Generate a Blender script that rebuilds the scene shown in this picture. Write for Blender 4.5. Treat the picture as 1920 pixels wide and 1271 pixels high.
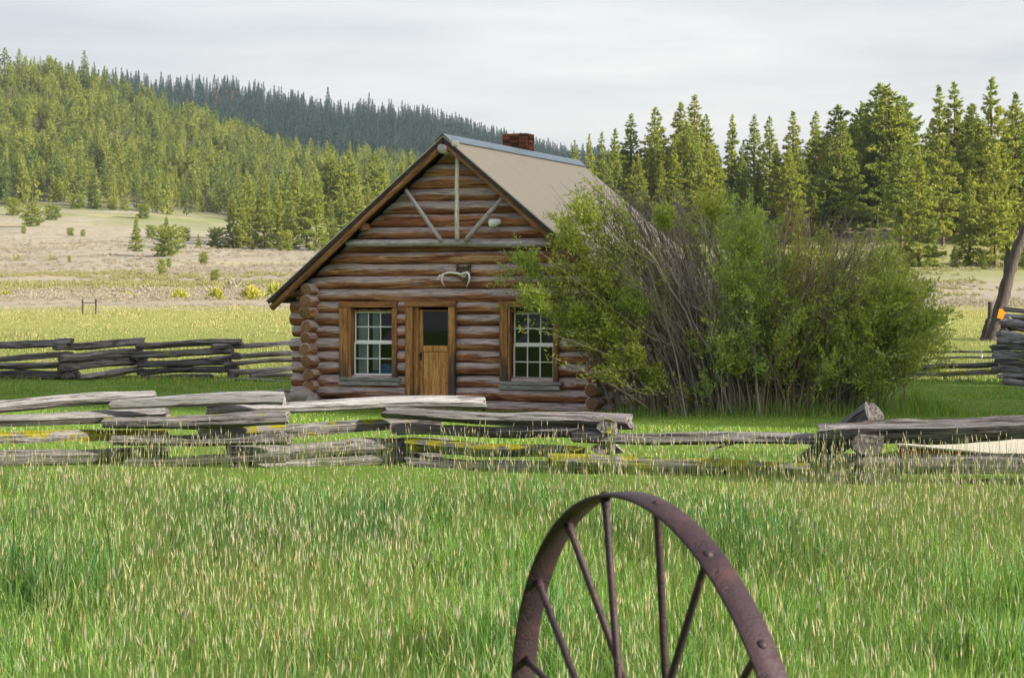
import bpy, math, random
import numpy as np
from mathutils import Vector, Matrix

R = math.radians
for o in list(bpy.data.objects):
    bpy.data.objects.remove(o)
scene = bpy.context.scene
COL = scene.collection

# ------------------------------------------------------------------ camera
F, HZ, CX, CAMZ = 3900.0, 585.0, 960.0, 2.05        # focal length in px of the 1920 wide photo, horizon row
cam_d = bpy.data.cameras.new('camera')
cam = bpy.data.objects.new('camera', cam_d)
COL.objects.link(cam)
cam.location = (0, 0, CAMZ)
cam.rotation_euler = (R(90), 0, 0)
cam_d.sensor_width = 36.0
cam_d.lens = 36.0 * F / 1920.0
cam_d.shift_y = (HZ - 635.5) / 1920.0
cam_d.clip_start = 0.1
cam_d.clip_end = 12000
cam_d.dof.use_dof = True
cam_d.dof.focus_distance = 36.0
cam_d.dof.aperture_fstop = 12.0
scene.camera = cam

# ------------------------------------------------------------------ sky, sun, exposure
SUN_EL, SUN_AZ = 20.0, 112.0                         # degrees; azimuth clockwise from +Y (the view direction)
world = bpy.data.worlds.new('World')
scene.world = world
world.use_nodes = True
wn, wl = world.node_tree.nodes, world.node_tree.links
wn.clear()
w_out = wn.new('ShaderNodeOutputWorld')
w_bg = wn.new('ShaderNodeBackground')
w_bg.inputs['Strength'].default_value = 0.082
sky = wn.new('ShaderNodeTexSky')
sky.sky_type = 'NISHITA'
sky.sun_disc = False
sky.sun_elevation = R(SUN_EL)
sky.sun_rotation = R(SUN_AZ)
sky.air_density = 1.0
sky.dust_density = 6.0
sky.ozone_density = 1.0
# a thin high cloud veil, pale grey, streaked with fine cirrus
w_tc = wn.new('ShaderNodeTexCoord')
w_map = wn.new('ShaderNodeMapping')
w_map.inputs['Scale'].default_value = (1.5, 1.5, 11.0)
w_map.inputs['Rotation'].default_value = (0.0, R(10), R(20))
w_n = wn.new('ShaderNodeTexNoise')
w_n.inputs['Scale'].default_value = 2.1
w_n.inputs['Detail'].default_value = 7.0
w_n.inputs['Roughness'].default_value = 0.55
w_ramp = wn.new('ShaderNodeValToRGB')
w_ramp.color_ramp.elements[0].position = 0.40
w_ramp.color_ramp.elements[0].color = (3.08, 3.16, 3.38, 1)
w_ramp.color_ramp.elements[1].position = 0.78
w_ramp.color_ramp.elements[1].color = (5.0, 4.9, 4.75, 1)
w_mix = wn.new('ShaderNodeMixRGB')
w_mix.inputs['Fac'].default_value = 0.72
wl.new(w_tc.outputs['Generated'], w_map.inputs['Vector'])
wl.new(w_map.outputs['Vector'], w_n.inputs['Vector'])
wl.new(w_n.outputs['Fac'], w_ramp.inputs['Fac'])
wl.new(sky.outputs['Color'], w_mix.inputs['Color1'])
wl.new(w_ramp.outputs['Color'], w_mix.inputs['Color2'])
wl.new(w_mix.outputs['Color'], w_bg.inputs['Color'])
wl.new(w_bg.outputs['Background'], w_out.inputs['Surface'])

sun_d = bpy.data.lights.new('sun', 'SUN')
sun_d.energy = 4.3
sun_d.angle = R(1.2)
sun_d.color = (1.0, 0.90, 0.74)
sun = bpy.data.objects.new('sun', sun_d)
COL.objects.link(sun)
SUN_DIR = Vector((math.sin(R(SUN_AZ)) * math.cos(R(SUN_EL)), math.cos(R(SUN_AZ)) * math.cos(R(SUN_EL)), math.sin(R(SUN_EL))))
sun.location = SUN_DIR * 60
sun.rotation_euler = SUN_DIR.to_track_quat('Z', 'Y').to_euler()

scene.view_settings.view_transform = 'Standard'
scene.view_settings.look = 'None'
scene.view_settings.gamma = 1.0
scene.view_settings.use_curve_mapping = False
scene.view_settings.exposure = 1.6
scene.render.engine = 'CYCLES'
scene.cycles.max_bounces = 6
scene.cycles.transparent_max_bounces = 12
scene.cycles.volume_bounces = 0
scene.cycles.use_denoising = True

# ------------------------------------------------------------------ helpers
def P(px, py, Y):
    return Vector(((px - CX) / F * Y, Y, CAMZ + (HZ - py) / F * Y))

def tag(o, label=None, cat=None, group=None, kind=None):
    if label: o['label'] = label
    if cat: o['category'] = cat
    if group: o['group'] = group
    if kind: o['kind'] = kind
    return o

def link(o, parent=None):
    COL.objects.link(o)
    if parent is not None: o.parent = parent
    return o

def empty(name, loc=(0, 0, 0), rz=0.0, label=None, cat=None, group=None):
    o = bpy.data.objects.new(name, None)
    o.empty_display_size = 0.3
    o.location = loc
    o.rotation_euler = (0, 0, rz)
    link(o)
    return tag(o, label, cat, group)

def np_mesh(name, V, faces, mats, cols=None, smooth=False, mat_idx=None):
    """V (n,3); faces: (m,3) or (m,4) array, or a list of such arrays / of index tuples."""
    me = bpy.data.meshes.new(name)
    V = np.asarray(V, dtype=np.float32)
    if isinstance(faces, np.ndarray): groups = [faces]
    elif len(faces) and isinstance(faces[0], np.ndarray): groups = list(faces)
    else:
        by = {}
        for f in faces: by.setdefault(len(f), []).append(f)
        groups = [np.array(v) for v in by.values()]
    loops = np.concatenate([g.reshape(-1) for g in groups]).astype(np.int32)
    sizes = np.concatenate([np.full(len(g), g.shape[1]) for g in groups]).astype(np.int32)
    starts = np.concatenate([[0], np.cumsum(sizes)[:-1]]).astype(np.int32)
    me.vertices.add(len(V)); me.vertices.foreach_set('co', V.ravel())
    me.loops.add(len(loops)); me.loops.foreach_set('vertex_index', loops)
    me.polygons.add(len(sizes))
    me.polygons.foreach_set('loop_start', starts)
    me.polygons.foreach_set('loop_total', sizes)
    if mat_idx is not None: me.polygons.foreach_set('material_index', np.asarray(mat_idx, dtype=np.int32))
    me.polygons.foreach_set('use_smooth', np.full(len(sizes), bool(smooth)))
    me.update(calc_edges=True)
    me.validate()
    for m in (mats if isinstance(mats, (list, tuple)) else [mats]): me.materials.append(m)
    if cols is not None:
        a = me.color_attributes.new('Col', 'FLOAT_COLOR', 'POINT')
        c = np.ones((len(V), 4), dtype=np.float32); c[:, :3] = cols
        a.data.foreach_set('color', c.ravel())
    return me

def mobj(name, me, parent=None, loc=None, rot=None):
    o = bpy.data.objects.new(name, me)
    if loc is not None: o.location = loc
    if rot is not None: o.rotation_euler = rot
    return link(o, parent)

class MB:
    """collects simple solids into one mesh"""
    def __init__(s): s.v = []; s.f = []
    def add(s, V, Fs):
        n = len(s.v); s.v += [tuple(v) for v in V]; s.f += [tuple(i + n for i in f) for f in Fs]; return s
    def box(s, lo, hi, bev=0.0):
        x0, y0, z0 = lo; x1, y1, z1 = hi
        if bev <= 0:
            V = [(x0,y0,z0),(x1,y0,z0),(x1,y1,z0),(x0,y1,z0),(x0,y0,z1),(x1,y0,z1),(x1,y1,z1),(x0,y1,z1)]
            return s.add(V, [(0,3,2,1),(4,5,6,7),(0,1,5,4),(1,2,6,5),(2,3,7,6),(3,0,4,7)])
        b = bev
        def ring(z, d): return [(x0+d,y0+b if d==0 else y0+d,z),]
        V = []
        for z, d in ((z0, b), (z0+b, 0), (z1-b, 0), (z1, b)):
            c = b
            V += [(x0+d+ (c if d==0 else 0), y0+d, z), (x1-d-(c if d==0 else 0), y0+d, z), (x1-d, y0+d+(c if d==0 else 0), z), (x1-d, y1-d-(c if d==0 else 0), z),
                  (x1-d-(c if d==0 else 0), y1-d, z), (x0+d+(c if d==0 else 0), y1-d, z), (x0+d, y1-d-(c if d==0 else 0), z), (x0+d, y0+d+(c if d==0 else 0), z)]
        Fs = [tuple(range(7, -1, -1)), tuple(range(24, 32))]
        for r in range(3):
            for k in range(8):
                a, b2 = r*8+k, r*8+(k+1) % 8
                Fs.append((a, b2, b2+8, a+8))
        return s.add(V, Fs)
    def tube(s, pts, rad, sides=6, cap=True):
        V, Fs = tube_geo(pts, rad, sides, cap); return s.add(V, Fs)
    def build(s, name, mat, parent=None, smooth=False, loc=None, rot=None):
        return mobj(name, np_mesh(name, s.v, s.f, mat, smooth=smooth), parent, loc, rot)

def tube_geo(pts, rad, sides=6, cap=True):
    pts = [Vector(p) for p in pts]
    if not hasattr(rad, '__len__'): rad = [rad] * len(pts)
    V, Fs = [], []
    ref = None
    for i, p in enumerate(pts):
        d = (pts[min(i+1, len(pts)-1)] - pts[max(i-1, 0)])
        d = d.normalized() if d.length > 1e-9 else Vector((0, 0, 1))
        if ref is None:
            ref = d.cross(Vector((0, 0, 1)) if abs(d.z) < 0.9 else Vector((1, 0, 0))).normalized()
        else:
            ref = (ref - d * ref.dot(d)).normalized()
        b = d.cross(ref)
        for k in range(sides):
            a = 2 * math.pi * k / sides
            V.append(p + (ref * math.cos(a) + b * math.sin(a)) * rad[i])
    n = len(pts)
    for i in range(n-1):
        for k in range(sides):
            a, b2 = i*sides+k, i*sides+(k+1) % sides
            Fs.append((a, b2, b2+sides, a+sides))
    if cap:
        Fs.append(tuple(range(sides-1, -1, -1))); Fs.append(tuple((n-1)*sides+k for k in range(sides)))
    return V, Fs

def vnoise(x, y, seed=0):
    """smooth value noise, vectorised, range 0..1"""
    x = np.asarray(x, dtype=np.float64); y = np.asarray(y, dtype=np.float64)
    xi, yi = np.floor(x).astype(np.int64), np.floor(y).astype(np.int64)
    fx, fy = x - xi, y - yi
    fx, fy = fx*fx*(3-2*fx), fy*fy*(3-2*fy)
    def h(a, b):
        n = (a * 374761393 + b * 668265263 + seed * 1442695041) & 0xffffffff
        n = ((n ^ (n >> 13)) * 1274126177) & 0xffffffff
        return ((n ^ (n >> 16)) & 0xffff) / 65535.0
    return (h(xi, yi)*(1-fx)+h(xi+1, yi)*fx)*(1-fy) + (h(xi, yi+1)*(1-fx)+h(xi+1, yi+1)*fx)*fy

def fbm(x, y, seed=0, o=3):
    s, a, t = 0, 0.5, 0
    for i in range(o):
        s = s + a * vnoise(np.asarray(x) * 2**i, np.asarray(y) * 2**i, seed + i); t += a; a *= 0.5
    return s / t

# ------------------------------------------------------------------ materials
class NT:
    def __init__(s, name):
        s.m = bpy.data.materials.new(name); s.m.use_nodes = True
        s.t = s.m.node_tree; s.t.nodes.clear()
        s.out = s.t.nodes.new('ShaderNodeOutputMaterial')
    def n(s, typ, **kw):
        nd = s.t.nodes.new(typ)
        ins = kw.pop('i', {})
        for k, v in kw.items(): setattr(nd, k, v)
        for k, v in ins.items():
            if isinstance(v, bpy.types.NodeSocket): s.t.links.new(v, nd.inputs[k])
            else: nd.inputs[k].default_value = v
        return nd
    def math(s, op, a, b=0.0, clamp=False):
        return s.n('ShaderNodeMath', operation=op, use_clamp=clamp, i={0: a, 1: b}).outputs[0]
    def vmath(s, op, a, b):
        return s.n('ShaderNodeVectorMath', operation=op, i={0: a, 1: b}).outputs[0]
    def mix(s, f, a, b, mode='MIX'):
        return s.n('ShaderNodeMixRGB', blend_type=mode, i={0: f, 1: a, 2: b}).outputs[0]
    def noise(s, v, scale, detail=4, rough=0.55, dist=0.0):
        return s.n('ShaderNodeTexNoise', i={'Vector': v, 'Scale': scale, 'Detail': detail, 'Roughness': rough, 'Distortion': dist}).outputs['Fac']
    def mapping(s, v, scale=(1, 1, 1), loc=(0, 0, 0)):
        return s.n('ShaderNodeMapping', i={'Vector': v, 'Scale': scale, 'Location': loc}).outputs[0]
    def ramp(s, f, stops, interp='LINEAR'):
        r = s.n('ShaderNodeValToRGB', i={0: f}); r.color_ramp.interpolation = interp
        e = r.color_ramp.elements
        while len(e) < len(stops): e.new(0.5)
        for k, (p, c) in enumerate(stops):
            e[k].position = p; e[k].color = (c, c, c, 1) if not hasattr(c, '__len__') else (*c[:3], 1)
        return r.outputs['Color']
    def smooth(s, f, lo, hi):
        return s.n('ShaderNodeMapRange', interpolation_type='SMOOTHSTEP', i={0: f, 1: lo, 2: hi, 3: 0.0, 4: 1.0}).outputs[0]
    def done(s, color, rough=0.8, bump=None, bstr=0.4, bdist=0.02, spec=0.3, metal=0.0):
        b = s.n('ShaderNodeBsdfPrincipled', i={'Base Color': color, 'Roughness': rough, 'Metallic': metal, 'Specular IOR Level': spec})
        if bump is not None:
            bm = s.n('ShaderNodeBump', i={'Height': bump, 'Strength': bstr, 'Distance': bdist})
            s.t.links.new(bm.outputs[0], b.inputs['Normal'])
        s.t.links.new(b.outputs[0], s.out.inputs['Surface'])
        return s.m

def c4(r, g, b): return (r, g, b, 1.0)

def local_coords(t):
    tc = t.n('ShaderNodeTexCoord'); oi = t.n('ShaderNodeObjectInfo')
    off = t.n('ShaderNodeCombineXYZ', i={0: t.math('MULTIPLY', oi.outputs['Random'], 91.0), 1: t.math('MULTIPLY', oi.outputs['Random'], 47.0), 2: t.math('MULTIPLY', oi.outputs['Random'], 23.0)}).outputs[0]
    return tc, oi, t.vmath('ADD', tc.outputs['Object'], off)

def mat_log():
    """round wall log: red brown stain, grain along X, the upper side bleached grey with sky light painted in"""
    t = NT('wall_log_wood')
    tc, oi, v = local_coords(t)
    g1 = t.noise(t.mapping(v, (0.50, 5.5, 5.5)), 1.7, 6, 0.62, 0.9)
    g2 = t.noise(t.mapping(v, (0.9, 15.0, 15.0)), 2.0, 6, 0.68, 0.5)
    g3 = t.noise(t.mapping(v, (1.1, 34.0, 34.0)), 2.0, 4, 0.6, 0.2)
    base = t.ramp(g1, [(0.30, (0.110, 0.041, 0.028)), (0.43, (0.290, 0.108, 0.060)), (0.54, (0.44, 0.200, 0.100)), (0.67, (0.66, 0.420, 0.240))])
    base = t.mix(t.math('MULTIPLY', t.smooth(oi.outputs['Random'], 0.55, 1.0), 0.45), base, c4(0.150, 0.055, 0.034))
    base = t.mix(t.ramp(g2, [(0.34, 0.75), (0.46, 0.0)]), base, c4(0.055, 0.028, 0.020))
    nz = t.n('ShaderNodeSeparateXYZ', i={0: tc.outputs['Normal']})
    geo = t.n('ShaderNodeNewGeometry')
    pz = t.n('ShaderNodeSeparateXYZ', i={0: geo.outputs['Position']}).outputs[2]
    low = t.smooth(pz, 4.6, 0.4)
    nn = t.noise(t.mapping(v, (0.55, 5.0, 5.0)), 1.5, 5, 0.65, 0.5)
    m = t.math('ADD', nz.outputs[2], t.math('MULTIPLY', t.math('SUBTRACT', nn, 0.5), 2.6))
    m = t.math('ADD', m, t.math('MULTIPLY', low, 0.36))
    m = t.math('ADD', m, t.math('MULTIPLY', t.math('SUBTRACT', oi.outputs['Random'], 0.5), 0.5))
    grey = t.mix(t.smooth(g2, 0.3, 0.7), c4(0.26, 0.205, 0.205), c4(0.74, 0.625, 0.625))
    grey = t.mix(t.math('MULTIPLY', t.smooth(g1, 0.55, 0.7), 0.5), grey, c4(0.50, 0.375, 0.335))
    col = t.mix(t.math('MULTIPLY', t.smooth(m, 0.06, 0.58), 0.93), base, grey)  # up-facing grey: weather bleaching, plus sky light painted into the tone
    # long drying checks
    chk = t.ramp(g3, [(0.33, 0.9), (0.40, 0.0)])
    col = t.mix(chk, col, c4(0.030, 0.020, 0.018))
    # underside painted dark like shade, a seam low on the log
    seam_shade = t.smooth(t.math('ADD', nz.outputs[2], t.math('MULTIPLY', t.math('SUBTRACT', g1, 0.5), 1.4)), -0.55, -0.95)
    col = t.mix(t.math('MULTIPLY', seam_shade, 0.35), col, c4(0.060, 0.032, 0.024))
    # cut ends: pale end grain with rings
    yz = t.n('ShaderNodeSeparateXYZ', i={0: tc.outputs['Object']})
    rr = t.math('SQRT', t.math('ADD', t.math('POWER', yz.outputs[1], 2.0), t.math('POWER', yz.outputs[2], 2.0)))
    rings = t.math('SINE', t.math('MULTIPLY', t.math('ADD', rr, t.math('MULTIPLY', nn, 0.03)), 420.0))
    endc = t.mix(t.math('MULTIPLY', t.math('ADD', rings, 1.0), 0.35), c4(0.34, 0.195, 0.105), c4(0.15, 0.08, 0.045))
    endm = t.smooth(t.math('ABSOLUTE', nz.outputs[0]), 0.72, 0.9)
    col = t.mix(endm, col, endc)
    crk = t.ramp(t.noise(t.mapping(v, (9.0, 9.0, 9.0)), 1.2, 4, 0.7, 1.5), [(0.34, 0.8), (0.42, 0.0)])
    col = t.mix(t.math('MULTIPLY', crk, endm), col, c4(0.05, 0.03, 0.022))
    bump = t.math('ADD', t.math('MULTIPLY', g2, 0.9), t.math('SUBTRACT', t.math('MULTIPLY', g1, 0.7), t.math('MULTIPLY', chk, 0.5)))
    return t.done(col, 0.9, bump, 0.8, 0.05, 0.12)

def mat_rail():
    """split fence rail: grey weathered wood, checks along X, yellow lichen by the object's 'moss' value, 'tone' darkens the wood itself"""
    t = NT('weathered_rail_wood')
    tc, oi, v = local_coords(t)
    moss = t.n('ShaderNodeAttribute', attribute_type='OBJECT', attribute_name='moss').outputs['Fac']
    tone = t.n('ShaderNodeAttribute', attribute_type='OBJECT', attribute_name='tone').outputs['Fac']
    g1 = t.noise(t.mapping(v, (0.5, 5.5, 5.5)), 2.0, 5, 0.6, 0.8)
    g2 = t.noise(t.mapping(v, (0.7, 15.0, 15.0)), 2.2, 6, 0.68, 0.5)
    base = t.ramp(g1, [(0.28, (0.070, 0.062, 0.062)), (0.44, (0.175, 0.165, 0.170)), (0.58, (0.265, 0.255, 0.265)), (0.76, (0.40, 0.385, 0.39))])
    crack = t.ramp(g2, [(0.37, 1.0), (0.46, 0.0)])
    col = t.mix(t.math('MULTIPLY', crack, 0.85), base, c4(0.030, 0.026, 0.026))
    warm = t.smooth(t.noise(t.mapping(v, (1.0, 3.0, 3.0)), 1.3, 3), 0.55, 0.75)
    col = t.mix(t.math('MULTIPLY', warm, 0.5), col, c4(0.21, 0.14, 0.10))
    # tone: 0 dark old wood .. 1 bleached
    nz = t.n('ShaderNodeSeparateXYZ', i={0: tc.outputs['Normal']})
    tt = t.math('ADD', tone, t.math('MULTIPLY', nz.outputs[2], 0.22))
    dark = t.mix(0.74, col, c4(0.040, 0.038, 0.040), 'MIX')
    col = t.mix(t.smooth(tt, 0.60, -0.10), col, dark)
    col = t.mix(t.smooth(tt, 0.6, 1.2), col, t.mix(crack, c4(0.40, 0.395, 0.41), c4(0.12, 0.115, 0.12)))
    # lichen
    mn = t.noise(t.mapping(v, (1.6, 3.0, 3.0)), 2.0, 5, 0.7)
    mm = t.math('ADD', mn, t.math('MULTIPLY', nz.outputs[2], 0.05))
    lim = t.math('SUBTRACT', 0.90, t.math('MULTIPLY', moss, 0.50))
    mk = t.smooth(t.math('SUBTRACT', mm, lim), 0.0, 0.05)
    mc = t.mix(t.noise(v, 22.0, 3), c4(0.20, 0.19, 0.020), c4(0.46, 0.42, 0.030))
    col = t.mix(t.math('MULTIPLY', mk, t.smooth(moss, 0.01, 0.1)), col, mc)
    bump = t.math('SUBTRACT', t.math('ADD', g1, g2), t.math('MULTIPLY', crack, 0.5))
    return t.done(col, 0.92, bump, 1.0, 0.06, 0.08)

def mat_wood(name, dark, mid, light, axis='X', grey=0.0, rough=0.65, black_low=None):
    t = NT(name)
    tc, oi, v = local_coords(t)
    sc = {'X': (0.8, 9.0, 9.0), 'Z': (9.0, 9.0, 0.8), 'Y': (9.0, 0.8, 9.0)}[axis]
    sc2 = tuple(q * 3.2 for q in sc)
    g1 = t.noise(t.mapping(v, sc), 1.5, 5, 0.62, 0.7)
    g2 = t.noise(t.mapping(v, sc2), 2.4, 4, 0.6)
    col = t.ramp(g1, [(0.28, dark), (0.5, mid), (0.72, light)])
    col = t.mix(t.ramp(g2, [(0.36, 0.7), (0.5, 0.0)]), col, c4(dark[0]*.4, dark[1]*.4, dark[2]*.4))
    if grey > 0:
        gm = t.smooth(t.noise(t.mapping(v, sc), 1.1, 3), 0.62 - 0.35*grey, 0.85 - 0.35*grey)
        col = t.mix(gm, col, c4(0.27, 0.26, 0.265))
    if black_low is not None:   # darker towards the foot of a board
        z = t.n('ShaderNodeSeparateXYZ', i={0: tc.outputs['Object']}).outputs[2]
        lm = t.smooth(t.math('ADD', z, t.math('MULTIPLY', t.math('SUBTRACT', g1, 0.5), 1.6)), black_low, black_low - 0.7)
        col = t.mix(t.math('MULTIPLY', lm, 0.88), col, c4(0.045, 0.040, 0.042))
    return t.done(col, rough, t.math('ADD', g1, g2), 0.4, 0.012, 0.3)

def mat_leaf(name, tint=(1, 1, 1), trans=0.35, hue_var=0.0, rough=0.6, alt=None):
    t = NT(name)
    a = t.n('ShaderNodeVertexColor', layer_name='Col').outputs['Color']
    oi = t.n('ShaderNodeObjectInfo')
    col = t.mix(1.0, a, c4(*tint), 'MULTIPLY')
    if alt is not None:
        f = t.math('MULTIPLY', t.smooth(oi.outputs['Random'], 0.1, 0.95), hue_var)
        col = t.mix(f, col, t.mix(1.0, col, c4(*alt), 'MULTIPLY'))
    d = t.n('ShaderNodeBsdfDiffuse', i={'Color': col})
    tr = t.n('ShaderNodeBsdfTranslucent', i={'Color': t.mix(1.0, col, c4(1.0, 1.0, 0.55), 'MULTIPLY')})
    gl = t.n('ShaderNodeBsdfGlossy', i={'Color': c4(1, 1, 1), 'Roughness': rough})
    m1 = t.n('ShaderNodeMixShader', i={0: trans, 1: d.outputs[0], 2: tr.outputs[0]})
    m2 = t.n('ShaderNodeMixShader', i={0: 0.03, 1: m1.outputs[0], 2: gl.outputs[0]})
    t.t.links.new(m2.outputs[0], t.out.inputs['Surface'])
    return t.m

def mat_plain(name, col, rough=0.6, spec=0.3, metal=0.0, nscale=8.0, var=0.25, bstr=0.2):
    t = NT(name)
    tc, oi, v = local_coords(t)
    n = t.noise(v, nscale, 5, 0.6)
    c = t.mix(n, c4(*[x*(1-var) for x in col]), c4(*[min(1, x*(1+var)) for x in col]))
    return t.done(c, rough, n, bstr, 0.01, spec, metal)

def mat_ground():
    t = NT('valley_ground')
    geo = t.n('ShaderNodeNewGeometry')
    pos = geo.outputs['Position']
    sp = t.n('ShaderNodeSeparateXYZ', i={0: pos})
    y = sp.outputs[1]; x = sp.outputs[0]
    n1 = t.noise(pos, 0.05, 4); n2 = t.noise(pos, 0.9, 5, 0.65); n3 = t.noise(pos, 9.0, 4, 0.7)
    lawn = t.mix(n2, c4(0.075, 0.150, 0.020), c4(0.165, 0.270, 0.035))
    lawn = t.mix(t.math('MULTIPLY', n3, 0.35), lawn, c4(0.05, 0.07, 0.015))
    mead = t.mix(n3, c4(0.120, 0.185, 0.035), c4(0.205, 0.240, 0.060))
    straw = t.mix(n3, c4(0.250, 0.250, 0.075), c4(0.330, 0.300, 0.120))
    sage = t.mix(t.smooth(n2, 0.35, 0.7), c4(0.340, 0.305, 0.250), c4(0.225, 0.215, 0.165))
    sage = t.mix(t.math('MULTIPLY', t.smooth(t.noise(t.mapping(pos, (0.35, 0.10, 0.2)), 1.0, 5, 0.7), 0.5, 0.62), 0.5), sage, c4(0.190, 0.185, 0.130))
    sage = t.mix(t.math('MULTIPLY', t.smooth(t.noise(t.mapping(pos, (0.012, 0.03, 0.03)), 1.0, 3), 0.52, 0.66), 0.65), sage, c4(0.360, 0.300, 0.150))
    green = t.mix(n2, c4(0.170, 0.200, 0.050), c4(0.240, 0.260, 0.085))
    yj = t.math('ADD', y, t.math('MULTIPLY', t.math('SUBTRACT', n1, 0.5), 14.0))
    col = t.mix(t.smooth(yj, 62.0, 76.0), lawn, mead)
    col = t.mix(t.math('MULTIPLY', t.smooth(yj, 98.0, 124.0), t.smooth(n2, 0.2, 0.75)), col, straw)
    col = t.mix(t.smooth(t.math('ADD', y, t.math('MULTIPLY', n2, 6.0)), 128.0, 136.0), col, sage)
    # greener strip under the right hand pines and in the draw below the hill
    gs = t.math('MULTIPLY', t.smooth(yj, 205.0, 262.0), t.smooth(x, 12.0, 45.0))
    col = t.mix(t.math('MULTIPLY', gs, 0.75), col, green)
    gd = t.math('MULTIPLY', t.smooth(yj, 600.0, 690.0), t.smooth(n1, 0.3, 0.6))
    col = t.mix(gd, col, c4(0.185, 0.205, 0.095))
    forest = t.mix(n1, c4(0.055, 0.062, 0.030), c4(0.13, 0.115, 0.075))
    col = t.mix(t.smooth(yj, 730.0, 800.0), col, forest)
    return t.done(col, 0.95, t.math('ADD', n2, n3), 0.5, 0.08, 0.1)

M = {}
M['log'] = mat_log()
M['rail'] = mat_rail()
M['casing'] = mat_wood('stained_casing_wood', (0.15, 0.062, 0.022), (0.38, 0.175, 0.060), (0.58, 0.32, 0.125), 'Z', black_low=0.78)
M['header'] = mat_wood('stained_header_wood', (0.12, 0.048, 0.020), (0.28, 0.120, 0.044), (0.44, 0.21, 0.085), 'X')
M['door'] = mat_wood('door_panel_wood', (0.24, 0.105, 0.032), (0.56, 0.265, 0.080), (0.72, 0.43, 0.17), 'Z')
M['sill'] = mat_wood('grey_sill_wood', (0.16, 0.14, 0.13), (0.29, 0.28, 0.275), (0.40, 0.39, 0.39), 'X')
M['barge'] = mat_wood('barge_board_wood', (0.12, 0.050, 0.028), (0.30, 0.135, 0.065), (0.50, 0.27, 0.14), 'X', rough=0.55)
M['greybeam'] = mat_wood('grey_beam_wood', (0.17, 0.14, 0.14), (0.40, 0.355, 0.37), (0.62, 0.57, 0.59), 'X')
M['palepost'] = mat_wood('pale_post_wood', (0.40, 0.35, 0.29), (0.70, 0.65, 0.57), (0.80, 0.77, 0.71), 'X')
M['deck'] = mat_wood('dark_roof_deck', (0.018, 0.014, 0.013), (0.040, 0.030, 0.026), (0.070, 0.052, 0.042), 'X')
M['white'] = mat_plain('white_paint', (0.74, 0.75, 0.74), 0.5, nscale=20, var=0.1)
M['bone'] = mat_plain('weathered_bone', (0.84, 0.83, 0.81), 0.6, nscale=14, var=0.15)
M['black'] = mat_plain('black_metal', (0.02, 0.02, 0.022), 0.45)
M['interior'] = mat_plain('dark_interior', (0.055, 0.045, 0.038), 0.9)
M['curtain'] = mat_plain('pale_curtain', (0.42, 0.46, 0.47), 0.9, nscale=3)
M['blue'] = mat_plain('blue_cloth', (0.07, 0.20, 0.42), 0.9)
M['rock'] = mat_plain('lichen_rock', (0.27, 0.235, 0.215), 0.9, nscale=5, var=0.5, bstr=0.8)
M['orange'] = mat_plain('orange_sign', (0.80, 0.30, 0.02), 0.5, var=0.08)
M['ground'] = mat_ground()
M['bark'] = mat_wood('pine_bark', (0.045, 0.028, 0.020), (0.105, 0.068, 0.048), (0.19, 0.125, 0.085), 'Z', rough=0.9)
M['snag'] = mat_wood('dead_trunk_wood', (0.03, 0.024, 0.022), (0.070, 0.057, 0.054), (0.13, 0.11, 0.10), 'Z', rough=0.9)
M['needle'] = mat_leaf('pine_needles', (1.95, 1.84, 1.40), 0.30, 0.7, alt=(0.66, 0.80, 1.0))
M['fir'] = mat_leaf('fir_needles', (0.30, 0.48, 0.72), 0.12, 0.6, alt=(0.7, 0.8, 1.0))  # dark fir green, with the blue of distance haze put into the colour
M['farpine'] = mat_leaf('hill_pine_needles', (1.55, 1.52, 1.30), 0.2, 0.9, alt=(0.36, 0.50, 0.62))
M['deadneedle'] = mat_leaf('dead_needles', (1, 1, 1), 0.1)
M['grass'] = mat_leaf('grass_blades', (1, 1, 1), 0.45)
M['leaf'] = mat_leaf('willow_leaves', (1.95, 1.66, 1.65), 0.45)
M['scrub'] = mat_leaf('scrub_leaves', (1, 1, 1), 0.25, 0.5, alt=(1.15, 1.0, 0.85))

def mat_twig(name, a, b):
    t = NT(name)
    c = t.n('ShaderNodeVertexColor', layer_name='Col').outputs['Color']
    return t.done(c, 0.8, None, spec=0.2)
M['twig'] = mat_twig('willow_bark', None, None)

def mat_roof():
    t = NT('tan_metal_roof')
    tc = t.n('ShaderNodeTexCoord'); v = tc.outputs['Object']
    n = t.noise(v, 0.8, 4); n2 = t.noise(t.mapping(v, (0.6, 14.0, 14.0)), 1.0, 3)
    c = t.mix(n, c4(0.480, 0.424, 0.345), c4(0.530, 0.468, 0.385))
    c = t.mix(t.math('MULTIPLY', t.smooth(n2, 0.5, 0.8), 0.2), c, c4(0.33, 0.28, 0.225))
    n4 = t.noise(t.mapping(v, (0.5, 2.6, 0.5)), 1.0, 6, 0.65)
    c = t.mix(t.math('MULTIPLY', t.smooth(n4, 0.5, 0.75), 0.30), c, c4(0.35, 0.305, 0.255))
    return t.done(c, 0.85, n2, 0.05, 0.01, 0.08)
M['roof'] = mat_roof()
M['galv'] = mat_plain('galvanised_ridge', (0.29, 0.37, 0.43), 0.45, metal=0.35, nscale=4, var=0.2)

def mat_brick():
    t = NT('chimney_brick')
    tc, oi, v = local_coords(t)
    n = t.noise(v, 14.0, 4)
    c = t.ramp(oi.outputs['Random'], [(0.0, (0.065, 0.025, 0.020)), (0.5, (0.17, 0.05, 0.034)), (1.0, (0.26, 0.085, 0.055))])
    c = t.mix(t.math('MULTIPLY', n, 0.5), c, c4(0.05, 0.035, 0.03))
    return t.done(c, 0.9, n, 0.5, 0.01, 0.1)
M['brick'] = mat_brick()
M['mortar'] = mat_plain('mortar', (0.13, 0.11, 0.10), 0.95)

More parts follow.
